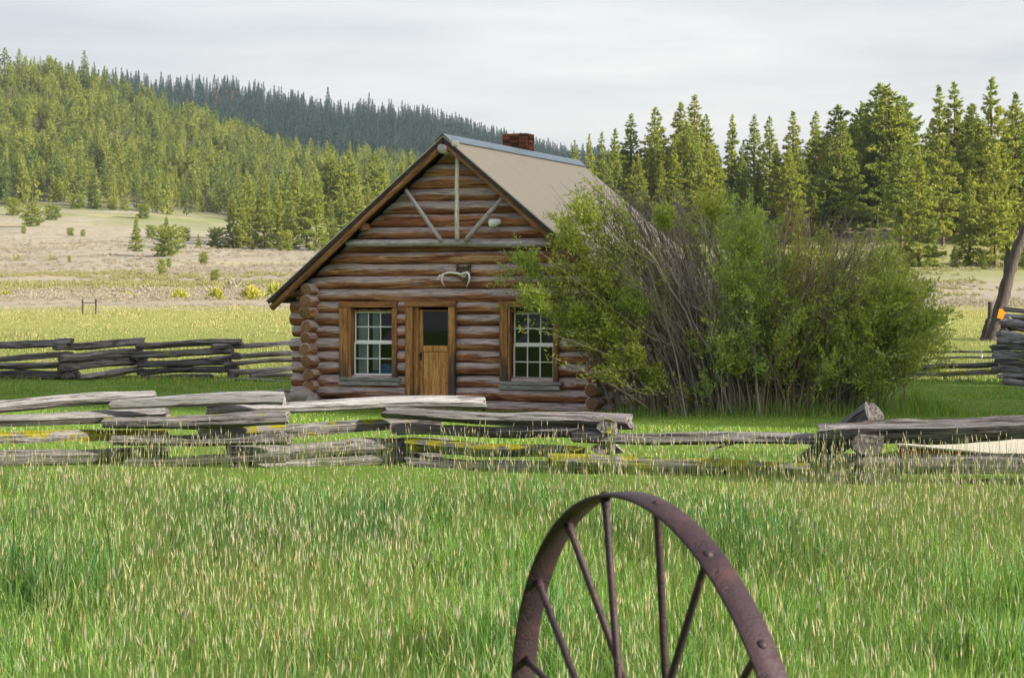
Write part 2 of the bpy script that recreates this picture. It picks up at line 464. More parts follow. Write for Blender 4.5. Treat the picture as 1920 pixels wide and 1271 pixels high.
def mat_rust():
    t = NT('rusted_iron')
    tc, oi, v = local_coords(t)
    n = t.noise(v, 6.0, 6, 0.65); n2 = t.noise(v, 60.0, 4, 0.7)
    c = t.ramp(n, [(0.3, (0.014, 0.008, 0.012)), (0.50, (0.029, 0.014, 0.022)), (0.70, (0.056, 0.025, 0.027))])
    c = t.mix(t.math('MULTIPLY', n2, 0.5), c, c4(0.024, 0.016, 0.024))
    pit = t.ramp(t.noise(v, 26.0, 5, 0.75), [(0.38, 1.0), (0.46, 0.0)])
    c = t.mix(t.math('MULTIPLY', pit, 0.6), c, c4(0.012, 0.008, 0.009))
    flake = t.smooth(t.noise(v, 11.0, 5, 0.7), 0.58, 0.66)
    c = t.mix(t.math('MULTIPLY', flake, 0.22), c, c4(0.135, 0.052, 0.030))
    return t.done(c, 0.6, t.math('SUBTRACT', t.math('ADD', n2, n), pit), 0.5, 0.005, 0.4, 0.2)
M['rust'] = mat_rust()

def mat_redwall():
    t = NT('red_painted_boards')
    tc, oi, v = local_coords(t)
    n = t.noise(t.mapping(v, (8, 8, 1)), 3.0, 5)
    return t.done(t.mix(n, c4(0.20, 0.042, 0.032), c4(0.34, 0.085, 0.062)), 0.8, n, 0.3, 0.01, 0.2)
M['red'] = mat_redwall()
M['cream'] = mat_plain('cream_sheet_roof', (0.42, 0.395, 0.32), 0.5, nscale=2, var=0.08)

def mat_glass():
    t = NT('window_glass')
    g = t.n('ShaderNodeBsdfGlossy', i={'Color': c4(0.9, 0.95, 1.0), 'Roughness': 0.03})
    tr = t.n('ShaderNodeBsdfTransparent', i={'Color': c4(0.86, 0.92, 0.93)})
    lw = t.n('ShaderNodeFresnel', i={'IOR': 1.5})
    f = t.math('MULTIPLY', lw.outputs[0], 0.8)
    m = t.n('ShaderNodeMixShader', i={0: f, 1: tr.outputs[0], 2: g.outputs[0]})
    t.t.links.new(m.outputs[0], t.out.inputs['Surface'])
    return t.m
M['glass'] = mat_glass()

# ------------------------------------------------------------------ terrain: one sheet to the horizon
def _row(d, pairs=None, z=None):
    pxs = np.array([-500, 0, 150, 300, 430, 550, 700, 800, 900, 1000, 1060, 1200, 1400, 1700, 1920, 2400], float)
    if z is not None: return np.full(len(pxs), float(z))
    xs, ys = zip(*pairs)
    return CAMZ - (np.interp(pxs, xs, ys) - HZ) * d / F
T_PX = np.array([-500, 0, 150, 300, 430, 550, 700, 800, 900, 1000, 1060, 1200, 1400, 1700, 1920, 2400], float)
T_D, T_Z = [], []
for d, pr, z in [
    (0, None, 0.0), (95, None, 0.0), (130, [(0, 577), (1900, 577)], None),
    (200, [(0, 553), (800, 552), (1900, 545)], None),
    (300, [(0, 528), (400, 525), (800, 515), (1200, 505), (1920, 502)], None),
    (450, [(0, 490), (400, 485), (700, 480), (1000, 440), (1300, 385), (1700, 378), (2200, 378)], None),
    (540, [(0, 455), (300, 460), (600, 460), (800, 452), (1000, 415), (1300, 372), (1920, 366)], None),
    (750, [(0, 385), (200, 388), (400, 412), (600, 425), (800, 420), (1000, 405), (1300, 378), (1920, 368)], None),
    (1000, [(0, 260), (200, 277), (400, 320), (600, 360), (800, 375), (1000, 385), (1300, 388), (1920, 380)], None),
    (1250, [(-300, 120), (0, 146), (150, 172), (300, 220), (420, 260), (550, 296), (700, 320), (800, 338), (1000, 366), (1300, 396), (1920, 400)], None),
    (1500, [(-300, 190), (0, 200), (300, 262), (550, 325), (800, 360), (1000, 380), (1300, 400), (1920, 410)], None),
    (1800, [(0, 238), (300, 240), (600, 258), (800, 275), (900, 300), (1060, 335), (1200, 370), (1920, 415)], None),
    (2100, [(0, 160), (200, 171), (300, 181), (430, 194), (600, 217), (700, 229), (800, 239), (850, 253), (900, 271), (1000, 295), (1060, 308), (1200, 330), (1400, 362), (1920, 400)], None),
    (2500, [(0, 230), (1000, 360), (1920, 430)], None), (3300, None, 20.0), (6000, None, 0.0)]:
    T_D.append(d); T_Z.append(_row(d, pr, z))
T_D = np.array(T_D, float); T_Z = np.array(T_Z)

def ground_z(x, y):
    x = np.atleast_1d(np.asarray(x, float)); y = np.atleast_1d(np.asarray(y, float))
    d = np.maximum(y, 0.0)
    px = np.where(y > 1, CX + F * x / np.maximum(y, 1), np.where(x > 0, 3e3, -3e3))
    px = np.clip(px, -500, 2400)
    d = np.clip(d, 0, 5999)
    i = np.clip(np.searchsorted(T_D, d, side='right') - 1, 0, len(T_D) - 2)
    t = (d - T_D[i]) / (T_D[i+1] - T_D[i])
    j = np.clip(np.searchsorted(T_PX, px, side='right') - 1, 0, len(T_PX) - 2)
    u = (px - T_PX[j]) / (T_PX[j+1] - T_PX[j])
    z = (T_Z[i, j]*(1-u) + T_Z[i, j+1]*u)*(1-t) + (T_Z[i+1, j]*(1-u) + T_Z[i+1, j+1]*u)*t
    far = np.clip((y - 130) / 300, 0, 1)
    z = z + far * (fbm(x/40, y/40, 7) - 0.5) * 3.0 + np.clip((y-800)/300, 0, 1) * (fbm(x/90, y/90, 9) - 0.5) * 14.0
    z = z + (fbm(x/6, y/6, 3) - 0.5) * 0.12 * np.clip((y - 5)/10, 0, 1)
    return z

def gz(x, y): return float(ground_z(x, y)[0])

def build_ground():
    ys = np.concatenate([np.array([-300., -120, -60, -25, -8, 0, 3]), np.arange(5, 140, 1.0), np.geomspace(140, 2600, 190), np.array([2700., 2850, 3000])])
    us = np.concatenate([np.linspace(-4.5, -1.2, 14), np.linspace(-1.1, 1.1, 170), np.linspace(1.2, 4.5, 14)])   # lateral in units of half the frame
    YY, UU = np.meshgrid(ys, us, indexing='ij')
    half = np.maximum(YY, 120) * (960 / F)
    XX = UU * half
    ZZ = ground_z(XX.ravel(), YY.ravel())
    V = np.stack([XX.ravel(), YY.ravel(), ZZ], 1)
    n, m = YY.shape
    idx = np.arange(n*m).reshape(n, m)
    f = np.stack([idx[:-1, :-1], idx[:-1, 1:], idx[1:, 1:], idx[1:, :-1]], -1).reshape(-1, 4)
    o = mobj('ground', np_mesh('ground', V, f, M['ground'], smooth=True))
    tag(o, 'grassy valley floor rising to sagebrush flats and forested hills', 'ground', kind='structure')
build_ground()

# thin morning air over the valley: one even volume round everything
hz_v = NT('valley_air')
hz_p = hz_v.n('ShaderNodeVolumePrincipled', i={'Color': c4(0.72, 0.84, 1.0), 'Density': 0.000045, 'Anisotropy': 0.2})
hz_v.t.links.new(hz_p.outputs[0], hz_v.out.inputs['Volume'])
_hv = [(x, y, z) for z in (-4.0, 262.0) for x, y in ((-3500, -420), (3500, -420), (3500, 3120), (-3500, 3120))]
hz_o = mobj('haze', np_mesh('haze', _hv, [(0, 3, 2, 1), (4, 5, 6, 7), (0, 1, 5, 4), (1, 2, 6, 5), (2, 3, 7, 6), (3, 0, 4, 7)], hz_v.m))
tag(hz_o, 'thin pale blue air lying over the whole valley', 'haze', kind='stuff')

# ------------------------------------------------------------------ log cabin
TH = R(22)
CAB_O = Vector(((850-CX)/F*44.3, 44.3, 0.0))
cabin = empty('log_cabin', CAB_O, -TH, 'weathered log cabin with tan metal roof behind the front rail fence', 'cabin')
_cr, _sr = math.cos(-TH), math.sin(-TH)
def fac(px, py, ly=-0.13):
    """local (x, z) of the point of the plane y = ly of the cabin seen at px, py"""
    dx, dz = (px-CX)/F, (HZ-py)/F               # ray = (dx, 1, dz)*s
    # local y = -sin(rz)*(X-ox) + cos(rz)*(Y-oy)
    a = -_sr*dx + _cr; b = -_sr*(-CAB_O.x) + _cr*(-CAB_O.y)
    s = (ly - b) / a
    X, Y, Z = dx*s, s, CAMZ + dz*s
    return (_cr*(X-CAB_O.x) + _sr*(Y-CAB_O.y), Z)

def log_mesh(name, L, r0, r1, mat, seed, sides=14, segs=None, wob=0.085, bev0=0.0, bev1=0.0, cut0=0.0, cut1=0.0):
    """log along +X, centre line on the axis; cut0/cut1: the ends are sawn at a slant (dx per dz)"""
    rnd = np.random.default_rng(seed)
    segs = segs or max(4, int(L / 0.35))
    ts = np.linspace(0, 1, segs+1)
    if bev0 > 0: ts = np.concatenate([[0, bev0*0.35/L], np.maximum(ts[1:], bev0*1.1/L)])
    if bev1 > 0: ts = np.concatenate([np.minimum(ts[:-1], 1-bev1*1.1/L), [1-bev1*0.35/L, 1]])
    ang = np.linspace(0, 2*np.pi, sides, endpoint=False)
    V = []
    ph = rnd.uniform(0, 9, 6)
    for i, t in enumerate(ts):
        x = t*L
        r = r0*(1-t) + r1*t
        w = 1 + wob*(np.sin(x*1.3+ph[0]+2*ang)*0.4 + np.sin(x*2.9+ph[1]+3*ang)*0.3 + rnd.normal(0, 0.25, sides)*0.6)
        if bev0 > 0 and x < bev0: w = w*(0.72 + 0.28*math.sqrt(max(0, 1-(1-x/bev0)**2)))
        if bev1 > 0 and L-x < bev1: w = w*(0.72 + 0.28*math.sqrt(max(0, 1-(1-(L-x)/bev1)**2)))
        cy, cz = 0.018*math.sin(x*0.9+ph[2])+.008*math.sin(x*2.3+ph[4]), 0.014*math.sin(x*0.8+ph[3])+.007*math.sin(x*2.6+ph[5])
        zz = cz + r*w*np.sin(ang); yy = cy + r*w*np.cos(ang)
        xx = np.full(sides, x)
        if cut0: xx = xx + cut0*zz*max(0, 1-t*6)
        if cut1: xx = xx + cut1*zz*max(0, 1-(1-t)*6)
        V.append(np.stack([xx, yy, zz], 1))
    V = np.concatenate(V); n = len(ts)
    Fs = []
    for i in range(n-1):
        for k in range(sides):
            a, b = i*sides+k, i*sides+(k+1) % sides
            Fs.append((a, a+sides, b+sides, b))
    Fs.append(tuple(range(sides))); Fs.append(tuple((n-1)*sides+k for k in range(sides-1, -1, -1)))
    return np_mesh(name, V, Fs, mat, smooth=True)

PITCH = 0.2645
LR = 0.143
ZB = 0.30                                         # centre of the lowest full front log
ZRIDGE = fac(850, 253, -0.55)[1]
lt = fac(500, 562, -0.55)
ROOF_HALF = -lt[0]; ZEAVE = lt[1]
SLOPE = (ZRIDGE - ZEAVE) / ROOF_HALF
ROOF_Y0, ROOF_Y1 = -0.55, 7.75
WALL_X = 3.30
def roof_z(x): return ZRIDGE - SLOPE*abs(x)

wx0, wz1 = fac(638, 567); wx1, wz0 = fac(745, 716)
dx0, dz1 = fac(762, 566); dx1, dz0 = fac(855, 752)
rx0, _ = fac(938, 568); rx1, rz0 = fac(1047, 722)
sx0, sz1 = fac(661, 584); sx1, sz0 = fac(734, 704)
qx0, qz1 = fac(960, 586); qx1, qz0 = fac(1036, 712)
lx0, lz1 = fac(785, 581); lx1, lz0 = fac(842, 746)
openings = [(wx0+0.1, wx1-0.1, wz0+0.12, wz1), (dx0+0.1, dx1-0.1, dz0-0.05, dz1), (rx0+0.1, rx1-0.1, rz0+0.12, wz1)]

def add_front_log(x0, x1, z, seed, bev0=0.0, bev1=0.0, cut0=0, cut1=0, y=0.0, r=LR):
    rr = np.random.default_rng(seed)
    L = x1-x0
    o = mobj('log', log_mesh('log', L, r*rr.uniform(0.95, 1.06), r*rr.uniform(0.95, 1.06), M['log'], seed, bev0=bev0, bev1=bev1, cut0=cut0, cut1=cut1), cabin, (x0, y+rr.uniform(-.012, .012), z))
    return o

k = -1; seed = 100
while True:
    z = ZB + k*PITCH + random.Random(k).uniform(-.012, .012); k += 1
    if z > ZRIDGE - 0.42: break
    seed += 10
    zt = z + 0.02
    hw = (ZRIDGE - 0.20 - (z + 0.06)) / SLOPE
    if z < 2.25:
        x0, x1 = -WALL_X-0.56+random.Random(seed).uniform(-.03, .03), WALL_X+0.34
        b0 = b1 = 0.07; c0 = c1 = 0
    else:
        x0, x1 = -min(hw, WALL_X+0.42), min(hw, WALL_X+0.34)
        b0 = b1 = 0.0; c0, c1 = 1/SLOPE, -1/SLOPE
        if hw > WALL_X+0.42: c0 = c1 = 0; b0 = b1 = 0.05
    cuts = [(a, b) for a, b, lo, hi in openings if z > lo and z < hi]
    cuts.sort()
    xs = [x0]
    for a, b in cuts: xs += [a, b]
    xs.append(x1)
    for i in range(0, len(xs), 2):
        if xs[i+1]-xs[i] > 0.08:
            add_front_log(xs[i], xs[i+1], z, seed+i, b0 if i == 0 else 0, b1 if i == len(xs)-2 else 0, c0 if i == 0 else 0, c1 if i == len(xs)-2 else 0)

CAB_L = 7.1                                       # depth of the walls
for side in (-1, 1):                              # side walls, their ends crossing the front logs
    z = ZB - 0.5*PITCH
    j = 0
    while z < 2.78:
        rr = random.Random(900+j*7+side)
        L = CAB_L + 0.34 + rr.uniform(0, .24) + 0.3
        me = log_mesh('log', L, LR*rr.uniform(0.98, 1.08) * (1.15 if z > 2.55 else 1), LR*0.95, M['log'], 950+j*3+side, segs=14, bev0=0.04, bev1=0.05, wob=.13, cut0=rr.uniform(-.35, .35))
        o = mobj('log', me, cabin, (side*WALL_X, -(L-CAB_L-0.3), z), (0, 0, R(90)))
        z += PITCH; j += 1
z = ZB - PITCH; j = 0
while z < ZRIDGE-0.45:                            # rear wall
    hw = min((ZRIDGE-0.2-(z+0.06))/SLOPE, WALL_X+0.35)
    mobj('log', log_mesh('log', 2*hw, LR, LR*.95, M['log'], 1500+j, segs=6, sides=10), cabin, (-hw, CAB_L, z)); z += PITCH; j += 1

# inner lining: dark room behind the windows
def wall_with_holes(mb, y0, y1, x0, x1, z0, z1, holes):
    xs = sorted({x0, x1, *[h[0] for h in holes], *[h[1] for h in holes]})
    for a, b in zip(xs[:-1], xs[1:]):
        zs = [(z0, z1)]
        for h in holes:
            if a >= h[0]-1e-6 and b <= h[1]+1e-6:
                zs = [(z0, h[2]), (h[3], z1)]
        for lo, hi in zs:
            if hi-lo > 0.01: mb.box((a, y0, lo), (b, y1, hi))
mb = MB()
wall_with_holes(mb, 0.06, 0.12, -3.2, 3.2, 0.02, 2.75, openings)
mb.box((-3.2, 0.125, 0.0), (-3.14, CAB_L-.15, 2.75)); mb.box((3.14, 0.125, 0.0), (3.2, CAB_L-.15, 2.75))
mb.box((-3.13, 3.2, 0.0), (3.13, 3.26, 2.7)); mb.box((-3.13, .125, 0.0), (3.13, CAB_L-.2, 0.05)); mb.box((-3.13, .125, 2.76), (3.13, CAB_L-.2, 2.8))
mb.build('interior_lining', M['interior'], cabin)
mb = MB()                                         # backing that closes the chinks of the gable
mb.add([(-3.25, .07, 2.76), (3.25, .07, 2.76), (0, .07, ZRIDGE-.3), (-3.25, .11, 2.76), (3.25, .11, 2.76), (0, .11, ZRIDGE-.3)],
       [(0, 1, 2), (5, 4, 3), (0, 3, 4, 1), (1, 4, 5, 2), (2, 5, 3, 0)])
mb.build('gable_lining', M['deck'], cabin)

# windows
def board(name, lo, hi, mat, parent, bev=0.008, origin=None):
    lo = Vector(lo); hi = Vector(hi); c = Vector(origin) if origin else lo
    mb = MB(); mb.box(lo-c, hi-c, bev); return mb.build(name, mat, parent, loc=c)

def window(ox0, ox1, oz0, oz1, ix0, ix1, iz0, iz1, label=None, dark_r=False):
    w = mobj('window', None, cabin)              # the window as an empty part
    yf = -0.16
    if label: w['label'] = label
    board('casing_board', (ox0, yf-.03, oz0+.08), (ix0-.09, yf+.10, oz1-.115), M['casing'], w, origin=(ox0, yf, oz0))
    board('casing_board', (ix1+.04, yf-.03, oz0+.02), (ox1, yf+.10, oz1-.115), M['casing'], w, origin=(ix1, yf, oz0 + (-.35 if dark_r else 0)))
    board('header_board', (ox0-.01, yf-.05, oz1-.112), (ox1+.012, yf+.11, oz1+.02), M['header'], w)
    # deep reveal boards
    board('reveal_board', (ix0-.088, yf-.01, iz0-.05), (ix0-.03, 0.12, oz1-.116), M['casing'], w, origin=(ix0, 0, iz0-.3))
    board('reveal_board', (ix1+.012, yf+.01, iz0-.05), (ix1+.038, 0.12, oz1-.116), M['casing'], w, origin=(ix1, 0, iz0-.3))
    board('reveal_board', (ix0-.028, yf+.02, iz1+.005), (ix1+.01, 0.12, iz1+.035), M['header'], w)
    board('sill', (ox0+.03, yf-.07, iz0-.115), (ox1+.10, 0.10, iz0-.045), M['sill'], w)
    board('apron_board', (ox0-.02, yf-.045, iz0-.215), (ox1+.05, 0.0, iz0-.122), M['sill'], w)
    # sashes
    ys = -0.03
    zm = (iz0+iz1)/2 + 0.02
    fr = 0.030
    for si, (a, b, yy) in enumerate(((iz0, zm, ys), (zm-0.005, iz1, ys+.035))):
        mb = MB()
        mb.box((ix0, yy-.018, a), (ix0+fr, yy+.018, b)); mb.box((ix1-fr, yy-.018, a), (ix1, yy+.018, b))
        mb.box((ix0+fr, yy-.017, a), (ix1-fr, yy+.017, a+(0.035 if si == 0 else 0.05)))
        mb.box((ix0+fr, yy-.017, b-0.035), (ix1-fr, yy+.017, b))
        mb.build('sash', M['white'], w)
        gw = (ix1-ix0-2*fr)/3
        za, zb = a+0.045, b-0.035
        for k in (1, 2):
            mbx = MB(); mbx.box((ix0+fr+gw*k-.011, yy-.014, za), (ix0+fr+gw*k+.011, yy+.014, zb)); mbx.build('muntin', M['white'], w)
        zc = (za+zb)/2
        mbx = MB(); mbx.box((ix0+fr, yy-.012, zc-.011), (ix1-fr, yy+.012, zc+.011)); mbx.build('muntin', M['white'], w)
        for k in range(3):
            for h in range(2):
                rr = random.Random(si*10+k*3+h+int(ix0*100))
                p0 = (ix0+fr+gw*k+.009, za+(zb-za)/2*h); p1 = (ix0+fr+gw*(k+1)-.009, za+(zb-za)/2*(h+1))
                j1, j2 = rr.uniform(-.0012, .0012), rr.uniform(-.0012, .0012)
                mb = MB()
                mb.add([(p0[0], yy+j1, p0[1]), (p1[0], yy-j1, p0[1]), (p1[0], yy+j2, p1[1]), (p0[0], yy-j2, p1[1])], [(0, 1, 2, 3)])
                mb.build('pane', M['glass'], w)
    return w
window(wx0, wx1, wz0, wz1, sx0, sx1, sz0, sz1)
window(rx0, rx1, rz0, wz1, qx0, qx1, qz0, qz1, dark_r=True)
# pale curtains and a blue covered chair inside the left window
def curtain(x0, x1, z0, z1, y, seed):
    n = 26; V = []; rr = random.Random(seed)
    for i in range(n):
        x = x0+(x1-x0)*i/(n-1); yy = y+0.025*math.sin(i*1.45+rr.random()*.6)
        V += [(x, yy, z0), (x, yy+.01*rr.random(), z1)]
    Fs = [(2*i, 2*i+2, 2*i+3, 2*i+1) for i in range(n-1)]
    o = mobj('curtain', np_mesh('curtain', V, Fs, M['curtain'], smooth=True), None)
    o.location = CAB_O; o.rotation_euler = (0, 0, -TH)
    return o
tag(curtain(sx0-.02, sx0+.20, sz0, sz1+.05, .20, 1), 'pale curtain hanging at the left side of the uncovered window', 'curtain')
tag(curtain(sx0+.27, sx0+.44, sz0+.1, sz1+.05, .30, 2), 'pale curtain hanging in the middle panes of the uncovered window', 'curtain')
mb = MB(); pts = []
for i in range(9):
    a = math.pi*i/8; pts.append((0.30*math.cos(a), 0, 0.26*math.sin(a)))
V = [(p[0], y, p[2]) for y in (0, .35) for p in pts]
Fs = [(i, i+1, i+10, i+9) for i in range(8)] + [tuple(range(8, -1, -1)), tuple(range(9, 18)), (0, 9, 17, 8)]
ch = mobj('armchair_back', np_mesh('armchair_back', V, Fs, M['blue'], smooth=False))
wx = Matrix.Translation(CAB_O) @ Matrix.Rotation(-TH, 4, 'Z')
ch.matrix_world = wx @ Matrix.Translation((sx0+.50, .42, sz0-.02))
tag(ch, 'blue rounded chair back seen through the lower panes of the left window', 'chair')

# door with its frame
yd = -0.10
df = mobj('door_frame', None, cabin)
board('jamb_board', (dx0, -.20, dz0-.05), (dx0+.165, .06, dz1-.11), M['casing'], df, origin=(dx0, 0, -.18))
board('jamb_board', (dx0+.168, -.12, dz0-.05), (lx0-.004, .10, dz1-.112), M['casing'], df, origin=(dx0, 0, -.1))
board('jamb_board', (lx1+.006, -.20, dz0-.05), (dx1, .06, dz1-.11), M['casing'], df, origin=(dx1, 0, .55))
board('header_board', (dx0-.01, -.22, dz1-.107), (dx1+.015, .07, dz1+.025), M['header'], df)
board('threshold', (lx0-.1, -.15, lz0-.12), (lx1+.005, .08, lz0-.03), M['sill'], df)
door = mobj('door', None, cabin)
pz = fac(815, 648)[1]; pz2 = fac(815, 659)[1]
lw = lx1-lx0
board('stile', (lx0, yd, lz0-.02), (lx0+.085, yd+.045, lz1), M['casing'], door, origin=(lx0, 0, lz0-.9))
board('stile', (lx1-.045, yd, lz0-.02), (lx1-.002, yd+.045, lz1), M['casing'], door, origin=(lx1, 0, lz0-.9))
board('rail', (lx0+.087, yd-.002, pz2), (lx1-.047, yd+.044, pz), M['door'], door)
board('rail', (lx0+.087, yd-.002, lz0-.02), (lx1-.047, yd+.044, lz0+.035), M['sill'], door)
board('rail', (lx0+.087, yd-.002, lz1-.04), (lx1-.047, yd+.044, lz1), M['header'], door)
board('panel', (lx0+.088, yd+.02, lz0+.036), (lx1-.048, yd+.035, pz2-.001), M['door'], door)
mb = MB(); mb.add([(lx0+.087, yd+.025, pz+.002), (lx1-.047, yd+.025, pz+.002), (lx1-.047, yd+.025, lz1-.042), (lx0+.087, yd+.025, lz1-.042)], [(0, 1, 2, 3)])
mb.build('pane', M['glass'], door)
mb = MB(); mb.box((lx0+.02, yd-.012, pz-.32), (lx0+.062, yd-.002, pz-.14), .003)
mb.tube([(lx0+.042, yd-.01, pz-.2), (lx0+.042, yd-.06, pz-.2)], .012, 8); mb.tube([(lx0+.042, yd-.05, pz-.2), (lx0+.042, yd-.085, pz-.2)], [.028, .022], 10)
mb.build('handle', M['black'], door, smooth=False)

# roof: deck, metal sheets, fly rafters, ridge cap, purlin ends
def slope_box(name, side, s0, s1, y0, y1, t0, t1, mat, parent=cabin, div=1, dy=1):
    """slab lying on a roof plane: s along the slope from the ridge (horizontal measure), t above the plane"""
    nrm = Vector((side*SLOPE, 0, 1)).normalized()
    V = []; Fs = []
    ny = dy+1; ns = div+1
    for t in (t0, t1):
        for i in range(ns):
            for j in range(ny):
                s = s0+(s1-s0)*i/div; y = y0+(y1-y0)*j/dy
                p = Vector((side*s, y, ZRIDGE-SLOPE*s)) + nrm*t
                V.append(p)
    def q(l, i, j): return l*ns*ny+i*ny+j
    for i in range(div):
        for j in range(dy):
            Fs.append((q(1, i, j), q(1, i+1, j), q(1, i+1, j+1), q(1, i, j+1))); Fs.append((q(0, i, j), q(0, i, j+1), q(0, i+1, j+1), q(0, i+1, j)))
    for i in range(div):
        Fs.append((q(0, i, 0), q(0, i+1, 0), q(1, i+1, 0), q(1, i, 0))); Fs.append((q(0, i, dy), q(1, i, dy), q(1, i+1, dy), q(0, i+1, dy)))
    for j in range(dy):
        Fs.append((q(0, 0, j), q(1, 0, j), q(1, 0, j+1), q(0, 0, j+1))); Fs.append((q(0, div, j), q(0, div, j+1), q(1, div, j+1), q(1, div, j)))
    if side < 0: Fs = [f[::-1] for f in Fs]
    return mobj(name, np_mesh(name, V, Fs, mat), parent)
for side in (-1, 1):
    slope_box('roof_deck', side, 0.0, ROOF_HALF-.02, ROOF_Y0+.03, ROOF_Y1-.03, -.115, -.028, M['deck'])
    slope_box('roof_sheet', side, 0.0, ROOF_HALF+.03, ROOF_Y0, ROOF_Y1, -.025, -.003, M['roof'])
    slope_box('edge_board', side, 0.02, ROOF_HALF+.01, ROOF_Y0-.015, ROOF_Y0+.027, -.105, -.027, M['deck'])
    # fly rafter, a peeled pole under the edge
    a = Vector((side*.06, ROOF_Y0+.10, ZRIDGE-.215)); b = Vector((side*(ROOF_HALF-.05), ROOF_Y0+.10, ZEAVE-.165))
    d = b-a
    me = log_mesh('fly_rafter', d.length, .082, .075, M['barge'], 77+side, segs=12, sides=12, wob=.05)
    o = mobj('fly_rafter', me, cabin)
    x = d.normalized(); z = Vector((0, 1, 0)).cross(x) * (-1 if side > 0 else 1); z = z if z.z > 0 else -z; y = z.cross(x)
    mt = Matrix((x, y, z)).transposed().to_4x4(); mt.translation = a; o.matrix_local = mt
# ridge cap: folded galvanised strip with a scalloped edge
for side in (-1, 1):
    n = 150; V = []; nrm = Vector((side*SLOPE, 0, 1)).normalized()
    for i in range(n+1):
        y = ROOF_Y0-.02+(ROOF_Y1-ROOF_Y0+.04)*i/n
        wv = 0.012*math.sin(i*math.pi)        # flat at the fold
        s1 = 0.175 + (0.022 if i % 2 else 0.0)
        up = 0.022 + (0.012 if i % 2 else -0.006)
        V += [Vector((0, y, ZRIDGE+.035)), Vector((side*.10, y, ZRIDGE-SLOPE*.10))+nrm*(.026+(.004 if i % 2 else 0)), Vector((side*s1, y, ZRIDGE-SLOPE*s1))+nrm*up]
    Fs = []
    for i in range(n):
        for j in range(2):
            a = i*3+j; Fs.append((a, a+1, a+4, a+3))
    if side < 0: Fs = [f[::-1] for f in Fs]
    o = mobj('ridge_cap', np_mesh('ridge_cap', V, Fs, M['galv']), cabin)
# purlins under the eaves (their ends show at the gable)
for (x, r, drop) in ((0, .105, .30), (-3.75, .075, .235), (-2.0, .085, .245), (2.0, .085, .245), (3.75, .075, .235)):
    L = ROOF_Y1-ROOF_Y0-.1
    me = log_mesh('purlin', L, r, r*.95, M['greybeam'] if x == 0 else M['barge'], int(40+x*3), segs=8, sides=12, wob=.06)
    mobj('purlin', me, cabin, (x, ROOF_Y0+(-.03 if x == 0 else .2), roof_z(x)-drop), (0, 0, R(90)))
# gable truss: tie beam, king post, two struts
def pole(name, p, q, ly, r0, r1, mat, seed=5, wob=.05):
    a = fac(*p, ly); b = fac(*q, ly)
    a = Vector((a[0], ly, a[1])); b = Vector((b[0], ly, b[1])); d = b-a
    o = mobj(name, log_mesh(name, d.length, r0, r1, mat, seed, sides=12, segs=10, wob=wob), cabin)
    x = d.normalized(); y = Vector((0, 1, 0)); z = x.cross(y)
    if z.z < 0: z = -z; y = z.cross(x)
    mt = Matrix((x, y, z)).transposed().to_4x4(); mt.translation = a; o.matrix_local = mt
    return o
pole('tie_beam', (651, 456.5), (1035, 456.5), -.30, .078, .082, M['greybeam'], 11, .04)
pole('king_post', (856, 276), (856.5, 450), -.36, .046, .05, M['palepost'], 12, .03)['label'] = 'pale upright post in the middle of the gable'
pole('strut', (759, 357), (829, 453), -.36, .045, .05, M['greybeam'], 13)
pole('strut', (951, 362), (874, 453), -.36, .045, .055, M['greybeam'], 14)['label'] = 'dark slanting gable strut on the right'
mb = MB(); x, z = fac(851, 270, -.62)
mb.box((x-.07, -.60, z-.05), (x+.07, -.50, z+.06), .02); mb.build('peak_block', M['palepost'], cabin)

# chimney of single bricks
chx, chy = -0.33, 4.55
ztop = 2.05+(585-251)/F*(CAB_O.y+chy*math.cos(TH)+chx*0)  # seen at row 251
chim = mobj('chimney', None, cabin, (chx, chy, 0))
bw, bh, bd = .205, .075, .10
W2, D2 = .31, .235
core = MB(); core.box((-W2+.02, -D2+.02, ZRIDGE-1.2), (W2-.02, D2-.02, ztop-.05)); core.build('core', M['mortar'], chim)
mb = MB(); mb.box((-bw/2+.006, -bd/2, -bh/2+.005), (bw/2-.006, bd/2, bh/2-.005), .004); bm0 = np_mesh('brick', mb.v, mb.f, M['brick'])
z = ztop; row = 0
while z > ZRIDGE-.75:
    out = .03 if row in (1, 2) else 0.0
    rr = random.Random(row)
    nx = 3; off = (row % 2)*.5
    for fy, a0 in ((-1, 0), (1, 0)):
        for i in range(nx):
            x = -W2+ (i+.5)*(2*W2/nx)
            if row == 0 and rr.random() < .25: continue
            o = mobj('brick', bm0, chim, (x+rr.uniform(-.006, .006), fy*(D2+out-.05)+rr.uniform(-.006, .006), z-bh/2), (0, 0, rr.uniform(-.02, .02)))
    for fx in (-1, 1):
        for i in range(2):
            y = -D2+.11+(i+.5)*((2*D2-.22)/2)
            if row == 0 and rr.random() < .3: continue
            o = mobj('brick', bm0, chim, (fx*(W2+out-.05)+rr.uniform(-.006, .006), y, z-bh/2), (0, 0, R(90)+rr.uniform(-.02, .02)))
    z -= bh; row += 1

